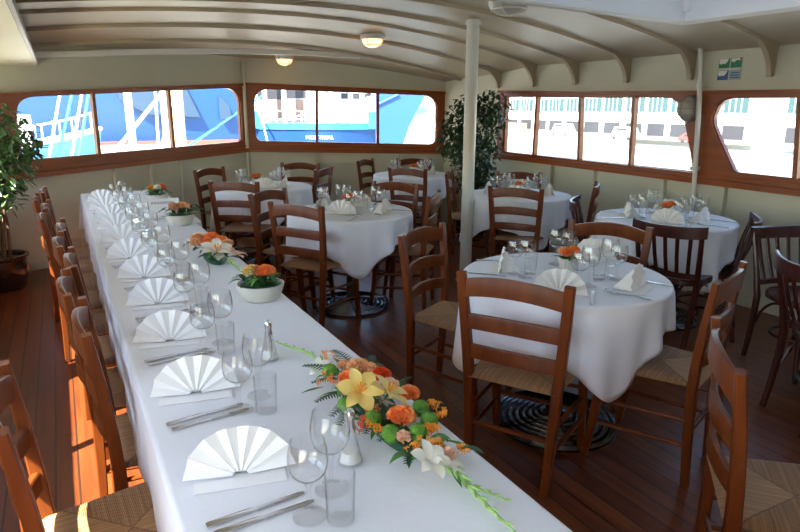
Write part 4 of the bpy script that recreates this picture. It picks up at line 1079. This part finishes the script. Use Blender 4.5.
mb = MB(); mb.box((-1.6, 0, .9), (1.3, 1.0, 1.0)); mb.build('wheelhouse', M['shipw'], t, smooth=False)
mb = MB(); mb.tube([(.7, 0, .7), (.7, 0, 1.75)], .06, 6); mb.build('bollard', M['dark'], t)
# masts and rigging of a boat lying close to the stern
t = thing('sailing_boat', 'white mast with crossing ropes standing close outside the first stern window', 'boat', (1.45, 15.2, -2.2))
mb = MB(); R = []
for k in range(15):
    q = -1 + 2 * k / 14; w = 1.0 * (1 - abs(q) ** 2.4); R.append([(q * 3.6, -w * .5, 0), (q * 3.7, -w - .02, 1.75 + .3 * q * q), (q * 3.7, w + .02, 1.75 + .3 * q * q), (q * 3.6, w * .5, 0)])
mb.rings(R); mb.build('hull', M['shipw'], t, angle=40)
mb = MB(); mb.tube([(0, 0, 1.7), (-.05, 0, 9)], .085, 10); mb.build('mast', M['shipw'], t)
mb = MB(); mb.tube([(-1.1, -.3, 2.0), (1.0, -.2, 4.4), (2.0, -.1, 5.6)], .04, 6); mb.build('boom', M['shipw'], t)
mb = MB(); mb.rings([[(.62, -.3, 4.9), (.9, -.3, 5.0), (1.12, -.3, 4.25), (.9, -.3, 3.95), (.62, -.3, 4.2)], [(.62, -.25, 4.9), (.9, -.25, 5.0), (1.12, -.25, 4.25), (.9, -.25, 3.95), (.62, -.25, 4.2)]]); mb.build('furled_sail', M['shipw'], t, smooth=False)
for (a, b, m) in (((-1.9, 0, 1.9), (-.05, 0, 8.6), 'shipw'), ((-1.75, .1, 1.9), (-.6, 0, 5.6), 'teal'), ((-1.45, .1, 1.9), (-.5, 0, 5.6), 'shipw'), ((-1.3, .1, 1.9), (-.05, 0, 7.0), 'teal'), ((.5, 0, 1.9), (.62, 0, 5.6), 'shipw')):
    mb = MB(); mb.tube([a, b], .028, 6); mb.build('rope', M[m], t)
mb = MB(); mb.tube([(.6, 0, 2.0), (.66, 0, 2.8), (.8, 0, 3.6)], [.16, .10, .02], 8); mb.build('sail_bag', M['shipw'], t)
t = thing('lamp_mast', 'thick cream and white post outside, beside the mullion of the first stern window', 'post', (2.18, 13.4, -2.2))
mb = MB(); mb.tube([(0, 0, 0), (0, 0, 8)], .11, 14); mb.build('cream_post', M['cream'], t)
mb = MB(); mb.tube([(-.21, .1, 0), (-.21, .1, 8)], .10, 14); mb.build('white_post', M['shipw'], t)
mb = MB()
mb.tube([(.05, .2, 2.85), (3.6, 6, 4.15)], .03, 6); mb.build('mooring_line', M['hullb'], t)

# ship seen through the second stern window, its stern towards us
az0 = 21.2
S = thing('moored_ship', 'blue and white ship whose stern carries its home port name in white letters', 'ship', dirpt(az0, 48, .3), -radians(az0))
def hullbox(name, x0, x1, z0, z1, y0, y1, m, par=None):
    mb = MB(); mb.box(((x0 + x1) / 2, (y0 + y1) / 2, (z0 + z1) / 2), (x1 - x0, y1 - y0, z1 - z0)); return mb.build(name, M[m], par or S, smooth=False)
mb = MB(); R = []
for k in range(13):
    q = -1 + 2 * k / 12; x = q * 5.0; y = 1.2 * q * q
    R.append([(x * .9, y + .8, -4.3), (x, y, -.35), (x, y + 3, -.35), (x * .9, y + 3, -4.3)])
mb.rings(R); hl = mb.build('hull', M['hull'], S, angle=40)
text_obj('MONTREAL', .40, M['shipw'], S, (.05, -.16, -.93), (radians(90), 0, 0), .03, 'home_port_lettering')
mb = MB(); R = []
for k in range(13):
    q = -1 + 2 * k / 12; x = q * 5.05; y = 1.2 * q * q - .05
    R.append([(x, y, -.36), (x, y - .02, .12), (x, y + .12, .12), (x, y + .12, -.36)])
mb.rings(R); mb.build('bulwark', M['hullb'], S, angle=40)
mb = MB()
for k in range(17):
    q = -1 + 2 * k / 16; mb.tube([(q * 5, 1.2 * q * q, .1), (q * 5, 1.2 * q * q, 1.0)], .05, 6)
for z in (.4, 1.0): mb.tube([(-5 + 10 * k / 20, 1.2 * (-1 + k / 10) ** 2, z) for k in range(21)], .05, 6)
mb.build('railing', M['shipw'], S)
hullbox('deckhouse', -5, 6.2, -.3, 6, 5, 12, 'shipw')
hullbox('dark_opening', -4.9, -2.9, 1.9, 4.2, 4.9, 5.05, 'dark'); hullbox('dark_opening', -2.6, -1.0, 2.0, 4.2, 4.9, 5.05, 'dark')
hullbox('tan_panel', -4.9, -1.0, .2, 1.9, 4.88, 5.03, 'tan')
for x in (-4.2, -2.7, -.6, .3, 1.0): hullbox('deck_post', x - .17, x + .17, .0, 5.5, 3.4, 3.75, 'shipw')
for k in range(4):
    w = hullbox('window', 1.9 + k * .95, 2.45 + k * .95, 2.0, 2.9, 4.9, 5.06, 'dark')
    hullbox('sash', 1.9 + k * .95, 2.45 + k * .95, 2.43, 2.48, 4.86, 4.92, 'shipw', w)
hullbox('side_wing', 3.75, 4.75, -.3, .95, -.1, 1.5, 'hullb')
hullbox('side_wing', -5.2, -4.3, -.3, 1.0, .9, 2.5, 'hullb')
mb = MB(); mb.tube([(-4.9, .5, 2.0), (-4.1, -.6, .2), (-3.6, -2, -1.6)], .06, 6); mb.tube([(-3, .5, .3), (0, 0, 1.0), (5.2, -.6, 2.4)], .06, 6); mb.build('mooring_line', M['shipw'], S)
# bow of another blue ship
S = thing('moored_ship', 'pale blue ship bow with slanting stem in the last pane of the second stern window', 'ship', dirpt(28.6, 40, 0), -radians(28.6))
mb = MB()
prof = [(-1.6, -4.3), (-.6, -4.3), (-.3, -1.9), (.12, -.8), (.55, .4), (1.05, 1.4), (1.65, 2.5), (1.8, 3.2), (-1.6, 3.4)]
mb.rings([[(x, 0, z) for x, z in prof], [(x * .8 - .3, 3.5, z) for x, z in prof]]); mb.build('hull', M['hull'], S, smooth=False)
mb = MB(); mb.rings([[(1.0, -.1, 1.35), (1.35, -.1, 1.75), (1.75, -.1, 1.35), (1.05, -.1, 1.1)], [(1.0, .3, 1.35), (1.35, .3, 1.75), (1.75, .3, 1.35), (1.05, .3, 1.1)]]); mb.build('fairlead', M['teal'], S, smooth=False)
mb = MB(); mb.box((1.25, .2, .85), (.8, .5, .36)); mb.build('fender', M['cream'], S, smooth=False)
mb = MB(); mb.tube([(-1.5, -.1, 1.75), (-.1, -.1, 2.4)], .06, 6); mb.build('rail', M['hullb'], S)

# buildings across the water
def building(label, y0, y1, x, hgt, kind):
    t = thing('quay_building', label, 'building', (x, (y0 + y1) / 2, -3.4), 0, 'buildings across the water'); L_ = y1 - y0
    mb = MB(); mb.box((9, 0, hgt / 2), (18, L_, hgt)); mb.build('wall', M[kind], t, smooth=False)
    n = max(2, int(L_ / 4.2))
    for k in range(n):
        yy = -L_ / 2 + (k + .5) * L_ / n; w = L_ / n * .8
        for z0, z1 in ((4.6, 7.0), (7.6, 10.2)):
            if z1 < hgt:
                mb = MB(); mb.box((-.05, yy, (z0 + z1) / 2), (.3, w, z1 - z0)); q = mb.build('window', M['bglass'], t, smooth=False)
                mb = MB()
                for j in range(1, 4): mb.box((-.25, yy - w / 2 + w * j / 4, (z0 + z1) / 2), (.1, .12, z1 - z0))
                mb.build('glazing_bar', M['facade'], q, smooth=False)
        if True:
            mb = MB(); mb.box((-.05, yy, 1.7), (.3, w * .9, 2.0)); mb.build('ground_floor_opening', M['dark'], t, smooth=False)
    return t
building('pale glass-fronted building seen through the last pane of the long side window', 56, 79, 88, 13, 'facade')
building('pale glass-fronted building seen through the third pane of the long side window', 81, 101, 90, 12.5, 'facade')
building('pale building with brick ground floor seen through the second side pane', 103, 122, 92, 11.5, 'facade')
building('low pale building seen beside the corner plant through the first side pane', 124, 150, 94, 9, 'facade')
building('pale glass-fronted building seen through the side window below the safety sign', 28, 50, 86, 13, 'facade')
mb = MB(); mb.box((89.5, 112, -2.4), (1.0, 9, 1.9)); tag(mb.build('brick_kiosk', M['brickb'], smooth=False), 'low brick kiosk on the far quay seen through the second side pane', 'kiosk')
def vehicle(x, y, m, label, cat, L_=4.6, h=1.5):
    t = thing('parked_' + cat, label, cat, (x, y, -3.4), radians(90))
    mb = MB(); mb.rings([[(-L_ / 2, -.85, .3), (-L_ / 2, -.85, .8), (-L_ * .32, -.85, .85 if cat == 'car' else h), (-L_ * .22 if cat == 'car' else -L_ * .3, -.8, h), (L_ * .25 if cat == 'car' else L_ * .3, -.8, h), (L_ * .42, -.85, .85), (L_ / 2, -.85, .75), (L_ / 2, -.85, .3)],
                         [(-L_ / 2, .85, .3), (-L_ / 2, .85, .8), (-L_ * .32, .85, .85 if cat == 'car' else h), (-L_ * .22 if cat == 'car' else -L_ * .3, .8, h), (L_ * .25 if cat == 'car' else L_ * .3, .8, h), (L_ * .42, .85, .85), (L_ / 2, .85, .75), (L_ / 2, .85, .3)]])
    mb.build('body', M[m], t, smooth=False)
    mb = MB(); mb.box((.1, 0, h - .33), (L_ * .45, 1.74, .36)); mb.build('windows', M['dark'], t, smooth=False)
    for sx in (-.3, .3):
        for sy in (-1, 1):
            mb = MB(); mb.tube([(sx * L_, sy * .7, .32), (sx * L_, sy * .88, .32)], .32, 14); mb.build('wheel', M['dark'], t)
vehicle(84, 75, 'van', 'white van parked on the far quay in the last pane of the side window', 'van', 5.2, 2.1)
vehicle(85, 62.5, 'redcar', 'small red car parked on the far quay at the slanted end of the window', 'car')
vehicle(86, 92, 'van', 'white van parked on the far quay in the third side pane', 'van', 5.2, 2.2)

# ------------------------------------------------------------------ light, camera, view
w = bpy.data.worlds.new('sky'); SC.world = w; w.use_nodes = True
nt = w.node_tree; bg = nt.nodes['Background']
sk = nt.nodes.new('ShaderNodeTexSky'); sk.sky_type = 'NISHITA'; sk.sun_disc = False
sk.sun_elevation = radians(52); sk.air_density = 1.2; sk.dust_density = 1.0; sk.ozone_density = 1.0
sun_dir = Vector((1, .5, -1.44)).normalized()          # the way the light travels
sk.sun_rotation = atan2(-sun_dir.x, -sun_dir.y)
nt.links.new(sk.outputs[0], bg.inputs[0]); bg.inputs[1].default_value = .50
sl = bpy.data.lights.new('sun', 'SUN'); sl.energy = 24; sl.angle = radians(.53); sl.color = (1, .95, .86)
so = bpy.data.objects.new('sun', sl); COL.objects.link(so); so.rotation_euler = sun_dir.to_track_quat('-Z', 'Y').to_euler()

cd = bpy.data.cameras.new('camera'); cam = bpy.data.objects.new('camera', cd); COL.objects.link(cam)
F, PITCH, ROLL, H, YAW = 614.4254, .2508153, -.0050409, 1.5232146, .4993528
fw = Vector((sin(YAW) * cos(PITCH), cos(YAW) * cos(PITCH), -sin(PITCH))); r0 = Vector((cos(YAW), -sin(YAW), 0)); u0 = r0.cross(fw)
r_ = r0 * cos(ROLL) - u0 * sin(ROLL); u_ = u0 * cos(ROLL) + r0 * sin(ROLL)
mw = Matrix((r_, u_, -fw)).transposed().to_4x4(); mw.translation = (0, 0, H)
cam.matrix_world = mw
cd.sensor_width = 36; cd.lens = F / 800 * 36; cd.clip_start = .05; cd.clip_end = 1000
SC.camera = cam
vs = SC.view_settings; vs.view_transform = 'Standard'; vs.look = 'None'; vs.gamma = 1; vs.use_curve_mapping = False; vs.exposure = .74
SC.cycles.use_denoising = True
SC.cycles.max_bounces = 10; SC.cycles.diffuse_bounces = 5; SC.cycles.glossy_bounces = 4; SC.cycles.transmission_bounces = 6; SC.cycles.transparent_max_bounces = 40
SC.cycles.sample_clamp_indirect = 6; SC.cycles.caustics_reflective = False; SC.cycles.caustics_refractive = False
